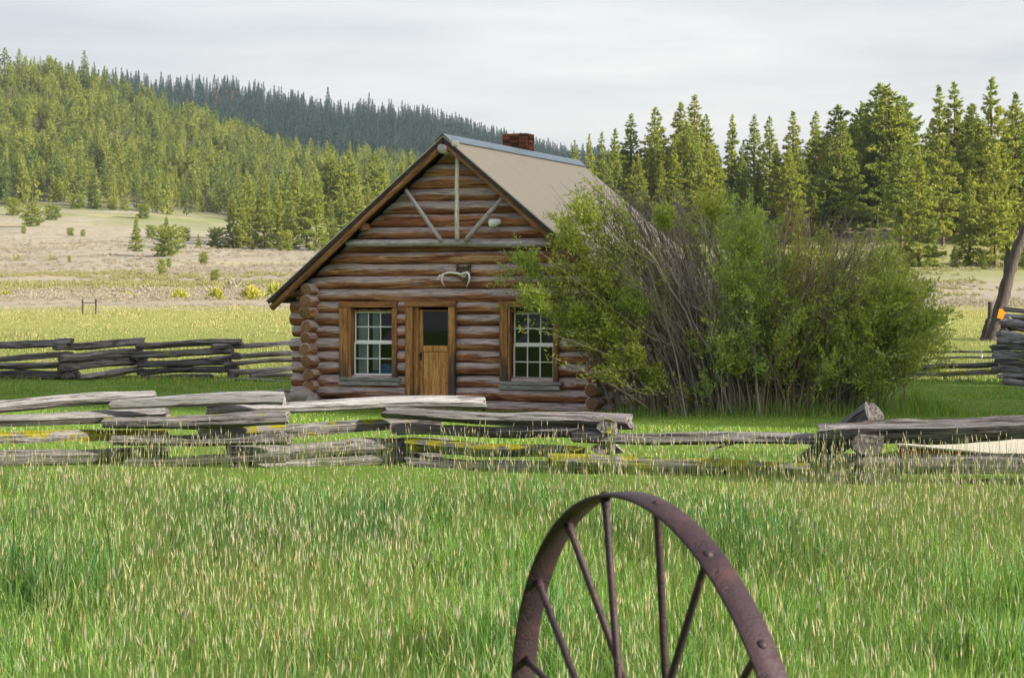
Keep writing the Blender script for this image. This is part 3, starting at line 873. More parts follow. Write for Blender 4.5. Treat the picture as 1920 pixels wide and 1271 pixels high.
# things fixed to the gable: antler mount, flood lamp
def cab_world(x, y, z): return wx @ Vector((x, y, z))
ax, az = fac(866, 512, -.22)
am = empty('antler_mount', cab_world(ax, -.17, az), -TH, 'white deer antlers on a dark eared wooden plaque on the gable logs', 'antlers')
def apt(px, py, y=-.1):
    x, z = fac(px, py, -.25); return (x-ax, y, z-az)
V2 = [apt(854, 494), apt(859, 500), apt(866, 499), apt(873, 500), apt(880, 494), apt(879, 512), apt(876, 523), apt(866, 527), apt(858, 523), apt(854, 510)]
V = [(p[0], -.045, p[2]) for p in V2] + [(p[0], .03, p[2]) for p in V2]
n = len(V2); mb = MB(); mb.add(V, [tuple(range(n-1, -1, -1)), tuple(range(n, 2*n))] + [(i, (i+1) % n, n+(i+1) % n, n+i) for i in range(n)])
mb.build('plaque', mat_wood('antler_plaque_wood', (0.03, 0.02, 0.016), (0.13, 0.075, 0.045), (0.30, 0.18, 0.10), 'X'), am)
def antler(paths):
    mb = MB()
    for pts, r in paths: mb.tube(pts, r, 7)
    return mb.build('antler', M['bone'], am, smooth=True)
antler([([apt(868, 516, -.06), apt(857, 512.5, -.10), apt(846, 511, -.15), apt(838, 513, -.20), apt(834, 520, -.24), apt(834, 529, -.22), apt(838, 538, -.17)], [.026, .025, .023, .021, .019, .015, .006]),
        ([apt(840, 512, -.19), apt(832, 517, -.28), apt(826, 527, -.30)], [.017, .013, .004]),
        ([apt(834, 519, -.24), apt(829, 516, -.22), apt(825, 518, -.19)], [.013, .009, .004])])
antler([([apt(861, 516, -.06), apt(869, 513, -.10), apt(878, 511, -.15), apt(884, 515, -.2), apt(886, 523, -.24), apt(883, 531, -.22), apt(877, 539, -.17)], [.026, .025, .023, .021, .019, .015, .006]),
        ([apt(866, 518, -.07), apt(873, 519, -.14), apt(878, 514, -.18)], [.015, .012, .004]),
        ([apt(884, 515, -.2), apt(886, 510, -.24)], [.012, .004])])
fx, fz = fac(927, 416, -.3)
fl = empty('flood_lamp', cab_world(fx, -.30, fz), -TH, 'white flood lamp with a black face on the right gable strut', 'lamp')
mb = MB(); mb.tube([(-.10, 0, -.03), (-.075, 0, -.028), (.02, .03, -.008), (.115, .05, .012), (.135, .055, .016)], [.092, .10, .085, .05, .015], 14)
mb.build('lamp_shade', M['white'], fl, smooth=True)
mb = MB(); mb.tube([(-.125, -.004, -.036), (-.092, 0, -.03)], [.06, .085], 14); mb.tube([(.05, .03, 0), (.05, .17, .0)], .02, 8); mb.build('lamp_face', M['black'], fl)

# rocks at the corner of the cabin
def rock(loc, sx, sy, sz, seed, label, nv=(18, 10)):
    rr = np.random.default_rng(seed); ph = rr.uniform(0, 6, 8)
    V = []; nu, nvv = nv
    for j in range(nvv+1):
        th = math.pi*j/nvv
        for i in range(nu):
            a = 2*math.pi*i/nu
            q = 1+.13*math.sin(2*a+ph[0])*math.sin(th)+.10*math.sin(3*a+ph[1]+2*th)+.08*math.sin(5*th+ph[2])+.05*math.sin(7*a+ph[3]+3*th)+rr.normal(0, .02)
            V.append((sx*q*math.sin(th)*math.cos(a), sy*q*math.sin(th)*math.sin(a), sz*q*math.cos(th)))
    Fs = [(j*nu+i, (j+1)*nu+i, (j+1)*nu+(i+1) % nu, j*nu+(i+1) % nu) for j in range(nvv) for i in range(nu)]
    me = np_mesh('boulder', V, Fs, M['rock'], smooth=True)
    o = mobj('boulder', me, None, loc); return tag(o, label, 'rock', 'rocks at the left corner of the cabin')
def onground(px, py, Y, dz=0.0):
    p = P(px, py, Y); return Vector((p.x, p.y, p.z+dz))
rock(onground(566, 744, 44.6), .26, .22, .20, 1, 'largest rounded grey boulder at the left corner of the cabin')
rock(onground(540, 748, 44.9), .20, .2, .13, 2, 'small dark rock left of the large boulder by the cabin corner')
rock(onground(586, 752, 44.4), .13, .14, .12, 3, 'small rock tucked right of the large boulder under the lowest log')
rock(onground(530, 738, 46.2), .2, .2, .09, 4, 'low flat rock behind the other rocks by the cabin corner')

# ------------------------------------------------------------------ split rail fences
def rail_mesh(name, L, h, d, seed, sides=9, taper=(1, 1), rag=.08, knot=None):
    """split rail along +X: angular section, wandering faces, ragged ends"""
    rr = np.random.default_rng(seed)
    segs = max(6, int(L/0.20))
    ang = np.linspace(0, 2*np.pi, sides, endpoint=False)+rr.uniform(0, .6)
    prof = np.ones(sides)*1.0 + rr.normal(0, .13, sides)
    k = rr.integers(0, sides); prof[k] += .22; prof[(k+sides//3) % sides] += .16; prof[(k+2*sides//3) % sides] += .12
    prof /= prof.mean()
    ph = rr.uniform(0, 9, 8)
    V = []
    endj = rr.uniform(-rag, rag, (2, sides))
    xs = np.linspace(0, 1, segs+1)
    for i, t in enumerate(xs):
        x = t*L
        s = taper[0]*(1-t)+taper[1]*t
        w = prof*(1+.07*np.sin(x*2.1+ph[0]+2*ang)+.05*np.sin(x*4.3+ph[1]+ang)+rr.normal(0, .035, sides))
        kz = 0
        if knot is not None:
            g = math.exp(-((x-knot[0])/.16)**2); w = w*(1+knot[1]*g*np.clip(np.sin(ang), 0, 1))
        A = .028
        cz = A*math.sin(x*.8+ph[2])*min(1, L/4)+.012*math.sin(x*2.6+ph[3]); cy = .04*math.sin(x*.7+ph[4])
        c0 = A*math.sin(ph[2]); cz -= c0*min(1, L/4)*(1-t)+A*math.sin(L*.8+ph[2])*min(1, L/4)*t
        xx = np.full(sides, x)
        if i == 0: xx = xx+endj[0]; w = w*.96
        if i == segs: xx = xx+endj[1]; w = w*.96
        V.append(np.stack([xx, cy+.5*d*s*w*np.cos(ang), cz+.5*h*s*w*np.sin(ang)], 1))
    V = np.concatenate(V); n = segs+1
    Fs = []
    for i in range(n-1):
        for k in range(sides):
            a, b = i*sides+k, i*sides+(k+1) % sides
            Fs.append((a, a+sides, b+sides, b))
    Fs.append(tuple(range(sides))); Fs.append(tuple((n-1)*sides+k for k in range(sides-1, -1, -1)))
    me = np_mesh(name, V, Fs, M['rail'], smooth=True)
    # keep the split arrises crisp
    me.set_sharp_from_angle(angle=R(24))
    return me

_rs = [0]
def rail(parent, a, b, h, d=None, moss=0.0, tone=.6, label=None, taper=(1, 1), name='rail', knot=None, rag=.05):
    a = Vector(a); b = Vector(b); _rs[0] += 1
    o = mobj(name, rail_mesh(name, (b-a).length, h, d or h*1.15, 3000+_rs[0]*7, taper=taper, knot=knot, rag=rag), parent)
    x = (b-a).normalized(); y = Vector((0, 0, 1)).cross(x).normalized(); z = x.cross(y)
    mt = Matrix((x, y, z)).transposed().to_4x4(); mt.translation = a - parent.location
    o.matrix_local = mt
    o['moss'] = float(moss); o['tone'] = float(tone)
    if label: o['label'] = label
    return o
def prail(parent, p0, Y0, p1, Y1, th, **kw):
    if parent.name != 'split_rail_fence': kw['tone'] = kw.get('tone', .6)*.8+.2
    """rail given by its end points in the photograph and their real distances, th = thickness in photo px"""
    Ym = (Y0+Y1)/2
    return rail(parent, P(p0[0], p0[1], Y0), P(p1[0], p1[1], Y1), th*.95*Ym/F, **kw)

ff = empty('split_rail_fence', (0, 27.0, 0), 0, 'grey zigzag split rail fence in the foreground between tall grass and cabin', 'fence')
j1a, j1b, j2a, j2b, j3a, j3b, j4a, j4b = 27.75, 27.45, 26.95, 27.2, 27.75, 27.45, 26.75, 26.45
# panel at the far left
prail(ff, (-260, 772), 26.9, (288, 741), j1a, 27, tone=.75, taper=(1.1, .8))
prail(ff, (-260, 806), 26.9, (314, 776), j1a, 25, tone=.72, moss=.35)
prail(ff, (-260, 826), 26.9, (313, 813), j1a, 22, tone=.68, moss=.84, label='rail overgrown with bright yellow lichen at the far left')
prail(ff, (-260, 868), 26.9, (316, 849), j1a, 31, tone=.55, taper=(1.05, .8))
# second panel
prail(ff, (207, 759), j1b, (529, 747), j2a, 24, tone=.95, taper=(.75, 1.1), label='bluish silver top rail with a broken right end')
prail(ff, (192, 795), j1b, (541, 785), j2a, 28, tone=.62, moss=.55, taper=(.85, 1.1))
prail(ff, (207, 827), j1b, (538, 826), j2a, 26, tone=.40, moss=.4, taper=(.75, 1.05))
prail(ff, (232, 867), j1b, (536, 860), j2a, 19, tone=.25, moss=.3)
# third panel
prail(ff, (386, 771), j2b, (905, 753), j3a, 27, tone=1.15, taper=(.7, 1.0), label='palest bleached top rail crossing in front of the cabin door')
prail(ff, (370, 811), j2b, (826, 790), j3a, 25, tone=.72, moss=.7)
prail(ff, (428, 851), j2b, (838, 829), j3a, 31, tone=.62, taper=(1.05, .65), knot=(1.75, .55), label='rail with a large dark knot on its upper side')
prail(ff, (440, 878), j2b, (832, 853), j3a, 30, tone=.60, taper=(1.1, .75), knot=(1.9, .35))
# fourth panel
prail(ff, (722, 773), j3b, (1183, 788), j4a, 28, tone=.58, taper=(.8, 1.05))
prail(ff, (740, 807), j3b, (1155, 812), j4a, 22, tone=.28, moss=.35)
prail(ff, (755, 833), j3b, (1095, 848), j4a, 27, tone=.35, moss=.85, taper=(1, .9))
prail(ff, (766, 870), j3b, (1150, 884), j4a, 36, tone=.30, moss=.25)
# fifth panel up to the crossed timbers
prail(ff, (1077, 822), j4b, (1562, 822), 25.75, 23, tone=.42, moss=.25)
prail(ff, (1035, 862), j4b, (1515, 876), 25.75, 31, tone=.45, moss=.80, taper=(1.1, .8), label='long rail fringed with yellow moss behind the iron wheel')
prail(ff, (1085, 906), j4b, (1520, 910), 25.8, 18, tone=.3, moss=.75)
# short blocks laid across the joint
rail(ff, P(1143, 801, 26.15), P(1150, 796, 27.0), .21, .25, moss=.72, tone=.45, name='cross_block', label='short wedge shaped block patched with lichen under the top rail')
rail(ff, P(1128, 843, 26.35), P(1136, 838, 27.1), .19, .36, moss=.5, tone=.55, name='cross_block')
rail(ff, P(1132, 888, 26.4), P(1140, 884, 27.1), .22, .27, moss=.2, tone=.4, name='cross_block')
# thin broken stick leaning on the fifth panel
rail(ff, P(1322, 848, 25.9), P(1385, 831, 26.1), .028, .03, tone=.4, name='stick')
# crossed timbers and the right hand panel
rail(ff, P(1492, 888, 26.5), P(1633, 773, 25.1), .285, .30, tone=.22, name='leaning_timber', label='dark squared timber leaning up to the right over the rails', rag=.02)
rail(ff, P(1668, 905, 26.6), P(1560, 868, 25.6), .24, .24, tone=.15, name='leaning_timber')
prail(ff, (1537, 814), 25.0, (2180, 800), 23.9, 40, tone=.52, moss=.12, rag=.02, label='thick top rail at the right edge, its sawn end at the crossed timbers')
prail(ff, (1541, 869), 25.0, (2180, 872), 23.9, 38, tone=.42, moss=.3, rag=.03)
prail(ff, (1500, 908), 25.1, (2180, 916), 24.1, 18, tone=.12, moss=.1)
for k_, (z0_, z1_, h_) in enumerate(((.78, .74, .22), (.38, .36, .21), (.10, .08, .18))):
    a_ = P(2165, 800, 24.2); rail(ff, (a_.x-.5, 24.35, z0_-.1), (a_.x+3.4, 25.4, z1_-.1), h_, tone=.5, moss=.2)
    rail(ff, (-10.4, 26.75, z0_+.08), (-7.4, 27.7, z1_+.06), h_*.8, tone=.6, moss=.3)
rail(ff, P(1622, 836, 24.55), P(1606, 828, 25.3), .27, .42, tone=.22, name='cross_block', label='dark wedge shaped block between the two thick rails', rag=.03, taper=(1, .9))
rail(ff, P(1570, 895, 24.7), P(1552, 893, 25.7), .26, .32, tone=.12, name='cross_block')
rail(ff, P(1650, 893, 24.6), P(1640, 890, 25.6), .22, .5, tone=.10, name='cross_block')

# fence behind, left of the cabin
bf = empty('split_rail_fence', (-14, 63, 0), 0, 'dark zigzag split rail fence in the meadow left of the cabin', 'fence')
b1, b2, b3, b4 = 62.5, 64.5, 63.0, 65.0
for p0, Y0, p1, Y1, th, kw in [
    ((-150, 660), 64.5, (137, 642), b1, 10, dict(tone=.25)), ((-150, 680), 64.5, (134, 663), b1, 9, dict(tone=.2)),
    ((-150, 690), 64.5, (113, 683), b1, 10, dict(tone=.3)), ((-150, 702), 64.5, (146, 703), b1, 12, dict(tone=.12, label='lowest dark rail of the left back fence')),
    ((104, 652), b1-.25, (268, 640), b2, 13, dict(tone=.3, moss=.2)), ((110, 672), b1-.25, (264, 660), b2, 15, dict(tone=.45)),
    ((114, 690), b1-.25, (258, 676), b2, 12, dict(tone=.35)), ((148, 709), b1-.25, (264, 692), b2, 12, dict(tone=.5)),
    ((256, 650), b2-.25, (452, 641), b3, 11, dict(tone=.28, moss=.62)), ((250, 668), b2-.25, (434, 658), b3, 11, dict(tone=.2, moss=.6)),
    ((258, 683), b2-.25, (432, 677), b3, 11, dict(tone=.12, moss=.2)), ((262, 697), b2-.25, (446, 692), b3, 10, dict(tone=.3)),
    ((398, 651), b3-.25, (640, 638), b4, 8, dict(tone=.55, moss=.3)), ((392, 672), b3-.25, (640, 656), b4, 8, dict(tone=.45)),
    ((420, 683), b3-.25, (640, 668), b4, 8, dict(tone=.6)), ((428, 699), b3-.25, (640, 681), b4, 9, dict(tone=.8, label='pale tan rail beside the cabin corner')),
    ((470, 706), b3-.25, (640, 698), b4, 6, dict(tone=.6)),
    ((268, 708), b2-.4, (400, 704), b3+.3, 6, dict(tone=.5)), ((405, 713), 62.2, (500, 716), 62.6, 6, dict(tone=.65)), ((440, 711), 61.5, (530, 714), 62.0, 6, dict(tone=.45))]:
    prail(bf, p0, Y0, p1, Y1, th*1.2, **kw)
for px, py, Y in ((122, 690, b1), (128, 705, b1), (265, 672, b2), (268, 700, b2), (440, 668, b3), (436, 702, b3)):
    rail(bf, P(px, py, Y-.45), P(px+4, py-1, Y+.4), .22, .36, tone=.25, name='cross_block')

# fence on the right, coming towards the camera in short zigzag panels
rf = empty('split_rail_fence', (15, 58, 0), 0, 'stacked zigzag split rail fence running to the right edge past the big willow', 'fence')
c1, c2, c3 = 62.0, 60.0, 56.5
for p0, Y0, p1, Y1, th, kw in [
    ((1640, 664), 64.5, (1868, 659), c1, 4, dict(tone=.45)), ((1640, 675), 64.5, (1872, 670), c1, 4, dict(tone=.4)),
    ((1620, 692), 64.5, (1874, 682), c1, 9, dict(tone=.10)), ((1620, 704), 64.5, (1872, 697), c1, 8, dict(tone=.62, moss=.75, label='pale lichen covered rail low behind the willow')),
    ((1862, 652), c1-.4, (1990, 640), c2-2, 13, dict(tone=.35, moss=.5)), ((1866, 664), c1-.4, (1990, 668), c2-2, 14, dict(tone=.75)),
    ((1868, 677), c1-.4, (1990, 688), c2-2, 13, dict(tone=.35, moss=.65)), ((1864, 693), c1-.4, (1990, 704), c2-2, 12, dict(tone=.6, moss=.5)),
    ((1876, 627), c1+.4, (1990, 648), c3, 15, dict(tone=.95, label='bleached rail lying highest in the stack on the right')), ((1890, 645), c2, (1990, 655), c3, 12, dict(tone=.85)),
    ((1880, 605), 62.5, (1990, 622), c3, 13, dict(tone=.45)), ((1872, 640), c2+.5, (1990, 638), c3, 13, dict(tone=.4, moss=.4)), ((1890, 704), c2-.5, (1990, 716), c3, 12, dict(tone=.55)),
    ((1884, 716), c2-1.2, (1990, 728), c3-1, 14, dict(tone=.10)), ((1908, 735), c3-.5, (1990, 748), c3-2, 16, dict(tone=.12)),
    # the next stretch beyond
    ((1884, 581), 62.6, (1990, 588), 61.5, 8, dict(tone=.3)), ((1884, 593), 62.6, (1990, 600), 61.5, 13, dict(tone=.7)), ((1884, 607), 62.6, (1990, 616), 61.5, 9, dict(tone=.2)),
    ((1882, 616), 62.6, (1990, 610), 61.5, 8, dict(tone=.75, moss=.4)), ((1878, 610), 62.6, (1990, 628), 61.5, 10, dict(tone=.3))]:
    prail(rf, p0, Y0, p1, Y1, th*1.15, **kw)
for z_ in (2.0, 1.68, 1.36, 1.04, .74, .44, .16):
    rail(rf, (15.0, 61.0-z_*.4, z_), (19.2, 57.0, z_-.35), .20, tone=.5, moss=.3)
    if z_ < 1.5: rail(rf, (18.9, 57.3, z_-.02), (22.4, 59.6, z_-.1), .18, tone=.5, moss=.3)
for px, py, Y in ((1874, 668, c1), (1878, 690, c1), (1878, 640, c1), (1884, 622, c1+.3), (1888, 600, c1+.3), (1880, 706, c1)):
    rail(rf, P(px, py, Y-.5), P(px+3, py-1, Y+.5), .22, .3, tone=.6, moss=.4, name='cross_block')

def snag(name, pts, r, sides, label, cat, seed=1, mat='snag', group=None):
    pts = [Vector(p) for p in pts]; b = pts[0]
    rr = random.Random(seed); fine = []; rad = []
    for i in range(len(pts)-1):
        for k in range(6):
            t = k/6; fine.append(pts[i].lerp(pts[i+1], t)-b+Vector((rr.uniform(-.02, .02), rr.uniform(-.02, .02), 0))); rad.append((r[i]*(1-t)+r[i+1]*t)*rr.uniform(.93, 1.07))
    fine.append(pts[-1]-b); rad.append(r[-1])
    V, Fs = tube_geo(fine, rad, sides)
    o = mobj(name, np_mesh(name, V, Fs, M[mat], smooth=True), None, b)
    return tag(o, label, cat, group)
SD = 104.0
sn = empty('dead_tree', P(1858, 655, SD), 0, 'leaning dead grey tree trunk at the right edge with an orange sign', 'tree')
def sub(name, parent, pts, r, sides=10, mat='snag', seed=2):
    rr = random.Random(seed); pts = [Vector(p)-parent.location for p in pts]; fine = []; rad = []
    for i in range(len(pts)-1):
        for k in range(5):
            t = k/5; fine.append(pts[i].lerp(pts[i+1], t)+Vector((rr.uniform(-.03, .03), rr.uniform(-.03, .03), 0))); rad.append((r[i]*(1-t)+r[i+1]*t)*rr.uniform(.92, 1.08))
    fine.append(pts[-1]); rad.append(r[-1])
    V, Fs = tube_geo(fine, rad, sides)
    return mobj(name, np_mesh(name, V, Fs, M[mat], smooth=True), parent)
sub('trunk', sn, [P(1852, 664, SD), P(1858, 640, SD), P(1866, 612, SD), P(1877, 575, SD), P(1890, 522, SD), P(1904, 474, SD), P(1924, 430, SD), P(1938, 385, SD)], [.50, .38, .33, .31, .29, .28, .24, .16])
sub('branch', sn, [P(1887, 534, SD), P(1888, 502, SD+.1), P(1890, 478, SD+.2), P(1888, 462, SD+.2)], [.17, .17, .14, .06])
sub('stub', sn, [P(1850, 640, SD+.3), P(1840, 650, SD), P(1832, 656, SD-.6)], [.26, .18, .06])
snag('rotten_stump', [P(1843, 664, SD+1), P(1848, 640, SD+1), P(1852, 614, SD+1), P(1855, 598, SD+1)], [.36, .32, .24, .16], 8, 'rotten pale stump at the foot of the leaning dead trunk', 'stump', 4)
snag('fence_post', [P(1855, 660, SD+2), P(1857.5, 566, SD+2)], [.15, .14], 9, 'upright grey post just left of the leaning dead trunk', 'post', 5)
mb = MB(); mb.box((-.18, -.01, -.24), (.18, .01, .24), .004)
sg = mb.build('sign', M['orange'], None, loc=P(1878, 589, SD-.36), rot=(0, R(14), R(-8)))
tag(sg, 'small orange square sign nailed on the leaning dead trunk', 'sign')
mb = MB(); mb.tube([(0, 0, -.12), (0, 0, .14)], .02, 8); mb.tube([(0, 0, .10), (0, 0, .14)], .05, 8); mb.tube([(0, 0, -.12), (0, 0, -.09)], .045, 8)
ins = mb.build('insulator', M['white'], None, loc=P(1841, 666, 61.8)); tag(ins, 'small white insulator on the thin top rail right of the willow', 'insulator')

# pair of thin steel posts far across the meadow
for px, lab in ((155, 'left of the two thin posts across the meadow'), (180, 'right of the two thin posts across the meadow')):
    b = P(px, 584, 124); b.z = gz(b.x, b.y); t = P(px, 561, 124)
    mb = MB(); mb.tube([(0, 0, -.1), (0, 0, t.z-b.z)], .06, 6)
    o = mb.build('fence_post', M['snag'], None, loc=b); tag(o, lab, 'post', 'thin posts across the meadow')
a = P(155, 568, 124); c = P(180, 567.5, 124)
mb = MB(); mb.tube([(0, 0, 0), c-a], .025, 5); o = mb.build('fence_bar', M['snag'], None, loc=a); tag(o, 'thin bar joining the two posts across the meadow', 'bar')

# ------------------------------------------------------------------ low red shed behind the right hand rails
shed = empty('red_shed', P(1683, 900, 27.6), R(0), 'low red boarded well house with a cream sheet roof behind the right rails', 'shed')
sl = shed.location
q0 = P(1679, 832, 27.4); q1 = P(1960, 858, 25.9); q2 = P(1990, 818, 29.5); q3 = P(1760, 817.5, 30.2)
def quad_slab(pts, th):
    V = [Vector(p)-sl for p in pts]+[Vector(p)-sl-Vector((0, 0, th)) for p in pts]
    return V, [(0, 1, 2, 3), (7, 6, 5, 4), (0, 4, 5, 1), (1, 5, 6, 2), (2, 6, 7, 3), (3, 7, 4, 0)]
V, Fs = quad_slab([q0, q1, q2, q3], .022); mobj('roof', np_mesh('roof', V, Fs, M['cream']), shed)
base_z = -.15
e0 = Vector(q0)+Vector((.06, .08, -.03)); e1 = Vector(q1)+Vector((-.05, .09, -.03)); e3 = Vector(q3)+Vector((.03, -.1, -.03)); e2 = Vector(q2)+Vector((-.1, -.1, -.03))
def wall_boards(a, b, n, seed):
    rr = random.Random(seed)
    d = (b-a); d2 = Vector((d.x, d.y, 0)); nrm = Vector((d2.y, -d2.x, 0)).normalized()
    for i in range(n):
        p = a+d*(i+.02)/n; q = a+d*(i+.98)/n; off = nrm*rr.uniform(.0, .006)
        V = []
        for s in (.012, -.012):
            for w in (p, q): V += [w+nrm*s+off-sl, Vector((w.x, w.y, base_z))+nrm*s+off-sl]
        mobj('board', np_mesh('board', V, [(0, 1, 3, 2), (4, 6, 7, 5), (0, 4, 5, 1), (2, 3, 7, 6), (0, 2, 6, 4), (1, 5, 7, 3)], M['red']), shed)
wall_boards(e0, e1, 9, 1); wall_boards(e3, e0, 9, 2); wall_boards(e1, e2, 9, 3); wall_boards(e2, e3, 6, 4)

# ------------------------------------------------------------------ iron wheel in the foreground
WC = Vector((.3442, 5.1775, .8019)); WR, WPSI, WLEAN, WW = .801, 1.1712, -.07055, .0722
wu = Vector((math.cos(WPSI), -math.sin(WPSI), 0)); wa0 = Vector((math.sin(WPSI), math.cos(WPSI), 0))
wv = Vector((0, 0, 1))*math.cos(WLEAN)+wa0*math.sin(WLEAN); wa = wa0*math.cos(WLEAN)-Vector((0, 0, 1))*math.sin(WLEAN)
wheel = empty('iron_wheel', (0, 0, 0), 0, 'rusty spoked iron wheel standing in the tall grass nearest the camera', 'wheel')
wheel.matrix_world = Matrix((wu, wv, wu.cross(wv))).transposed().to_4x4(); wheel.location = WC
hz = wu.cross(wv); sgn = 1 if hz.dot(wa) > 0 else -1    # local z = axle
def band(r0, r1, z0, z1, n=128, bev=.002):
    prof = [(r0+bev, z0), (r1-bev, z0), (r1, z0+bev), (r1+.0015, 0), (r1, z1-bev), (r1-bev, z1), (r0+bev, z1), (r0, z1-bev), (r0, z0+bev)]
    m = len(prof); V = []; Fs = []
    for i in range(n):
        a = 2*math.pi*i/n
        for r, z in prof: V.append((r*math.cos(a), r*math.sin(a), z))
    for i in range(n):
        for k in range(m):
            a, b = i*m+k, i*m+(k+1) % m; c, d = ((i+1) % n)*m+(k+1) % m, ((i+1) % n)*m+k
            Fs.append((a, b, c, d))
    return V, Fs
V, Fs = band(WR-.009, WR, -WW/2, WW/2)
rim = mobj('rim', np_mesh('rim', V, Fs, M['rust'], smooth=True), wheel); rim.data.set_sharp_from_angle(angle=R(50))
hubz = .056
for i in range(18):
    a = R(100+20*i); s = (1 if i % 2 else -1)*sgn     # near flange for the spoke at 100 deg
    d = Vector((math.cos(a), math.sin(a), 0))
    p0 = d*.055+Vector((0, 0, s*hubz)); p1 = d*(WR-.008)+Vector((0, 0, s*.004))
    mb = MB(); mb.tube([p0, p0.lerp(p1, .5), p0.lerp(p1, .955), p0.lerp(p1, .975), p1], [.0095, .0095, .0095, .0125, .0135], 12)
    mb.build('spoke', M['rust'], wheel, smooth=True)
    mb = MB(); c = d*WR+Vector((0, 0, s*.004))
    mb.tube([c-d*.004, c+d*.002, c+d*.0055, c+d*.007], [.013, .0125, .008, .002], 12); mb.build('rivet', M['rust'], wheel, smooth=True)
mb = MB()
mb.tube([(0, 0, -.11), (0, 0, -.09), (0, 0, -.075), (0, 0, -.04), (0, 0, .04), (0, 0, .075), (0, 0, .09), (0, 0, .11)], [.045, .05, .085, .085, .085, .085, .05, .045], 24)
mb.build('hub', M['rust'], wheel, smooth=False)

# ------------------------------------------------------------------ trees
def crown_geo(seed, h, base, rmax, shape, nlev, tuft, ntri, per=1.0, droop=0.25, lean=0.0, gap=0.0, fill=0.35, wid=0.17):
    """needle foliage: whorled branches carrying tufts of narrow triangles. returns V, F, colour"""
    rr = np.random.default_rng(seed)
    C, D, S, KB = [], [], [], []
    limbs = []
    zs = base*h + (h*0.985-base*h)*np.linspace(0, 1, nlev)**0.92
    rot = 0.0
    skip_az, skip_until = 0, -1
    for li, z in enumerate(zs):
        t = (z-base*h)/(h-base*h)
        if shape == 'cone': r = rmax*(1-t)**0.85*(0.55+0.45*min(1, t*7+0.35))
        elif shape == 'spire': r = rmax*(1-t)**0.75*(0.7+0.3*min(1, t*5))
        elif shape == 'ponderosa': r = rmax*min(1, (0.55+1.4*t))*(1-t**2.6)**0.8
        else: r = rmax*math.sqrt(max(0, 1-(2*t-0.85)**2/1.35))
        r = max(r, 0.09*h*0.12)
        nb = int(rr.integers(5, 8)) if t < .85 else 4
        rot += 2.4
        for b in range(nb):
            az = rot+2*np.pi*b/nb+rr.normal(0, .25)
            lr = r*rr.uniform(0.58, 1.2)
            if rr.random() < gap: lr *= rr.uniform(.25, .6)
            up = (0.55*t-droop)+rr.normal(0, .12)
            out = np.array([math.cos(az), math.sin(az), 0])
            n = max(2, int(per*lr/(tuft*0.42)*(1.4)))
            s = rr.uniform(fill, 1.0, n)**0.8
            s[0] = 1.0
            side = rr.normal(0, 0.17, n)*lr*(1.15-s*0.6)
            pz = z+up*lr*s+0.10*lr*s**2+rr.normal(0, tuft*.22, n)
            pos = out[None]*(lr*s)[:, None]+np.stack([-out[1]*side, out[0]*side, pz], 1)
            C.append(pos); KB.append(np.full(n, rr.normal(0, .17)))
            dd = out[None]*0.8+np.array([0, 0, 0.35+up])[None]+rr.normal(0, .3, (n, 3))
            D.append(dd)
            S.append(np.full(n, tuft*(0.75+0.25*(1-t)))*rr.uniform(.75, 1.25, n))
            if lr > 0.12*rmax: limbs.append((z, out*lr*0.85, up*lr*0.85))
    C.append(np.array([[0, 0, h*0.99], [0, 0, h*0.965], [0, 0, h*.94]])); D.append(np.array([[0, 0, 1.], [0, 0, 1.], [.2, 0, 1.]])); S.append(np.full(3, tuft*.9))
    C = np.concatenate(C); D = np.concatenate(D); S = np.concatenate(S); KB = np.concatenate(KB+[np.zeros(3)])
    n = len(C)
    C2 = np.repeat(C, ntri, 0); D2 = np.repeat(D, ntri, 0)+rr.normal(0, .75, (n*ntri, 3)); S2 = np.repeat(S, ntri)*rr.uniform(.7, 1.2, n*ntri)
    D2 /= np.linalg.norm(D2, axis=1, keepdims=True)+1e-9
    side = np.cross(D2, rr.normal(0, 1, (n*ntri, 3))); side /= np.linalg.norm(side, axis=1, keepdims=True)+1e-9
    wv_ = (S2*wid)[:, None]*side
    a = C2-D2*(S2*.35)[:, None]; tip = C2+D2*(S2*.65)[:, None]; mid = C2+D2*(S2*.05)[:, None]
    V = np.stack([a-wv_*.5, mid+wv_, tip], 1).reshape(-1, 3)
    Fc = np.arange(len(V)).reshape(-1, 3)
    base_c = np.array([0.150, 0.180, 0.030]); warm = np.array([0.195, 0.210, 0.034]); cool = np.array([0.065, 0.105, 0.030])
    k = rr.normal(0.5, .16, n)[:, None]+KB[:, None]
    col = np.where(k > .5, base_c+(warm-base_c)*np.clip((k-.5)*2, 0, 1), base_c+(cool-base_c)*np.clip((.5-k)*2, 0, 1))
    col = np.repeat(col, ntri*3, 0)
    if lean: V[:, 0] += lean*(V[:, 2]/h)**2
    return V, Fc, col, limbs

def trunk_geo(h, r, limbs, seed, sides=7, lim=40, lean=0.0):
    rr = random.Random(seed)
    pts = [(lean*(t)**2+rr.uniform(-.02, .02), rr.uniform(-.02, .02), h*t) for t in (0, .04, .15, .35, .6, .8, .96)]
    pts[0] = (0, 0, -.4)
    V, Fs = tube_geo(pts, [r*1.45, r*1.12, r, r*.82, r*.55, r*.3, r*.08], sides)
    V = [tuple(v) for v in V]
    sel = limbs if len(limbs) <= lim else rr.sample(limbs, lim)
    for z, o, up in sel:
        x0 = lean*(z/h)**2
        a = Vector((x0, 0, z)); b = a+Vector((o[0], o[1], up)); rb = max(.02, r*.22*(1-z/h)+.012)
        v2, f2 = tube_geo([a, a.lerp(b, .6)+Vector((0, 0, -.03)), b], [rb, rb*.6, rb*.2], 3)
        n = len(V); V += [tuple(v) for v in v2]; Fs += [tuple(i+n for i in f) for f in f2]
    return V, Fs

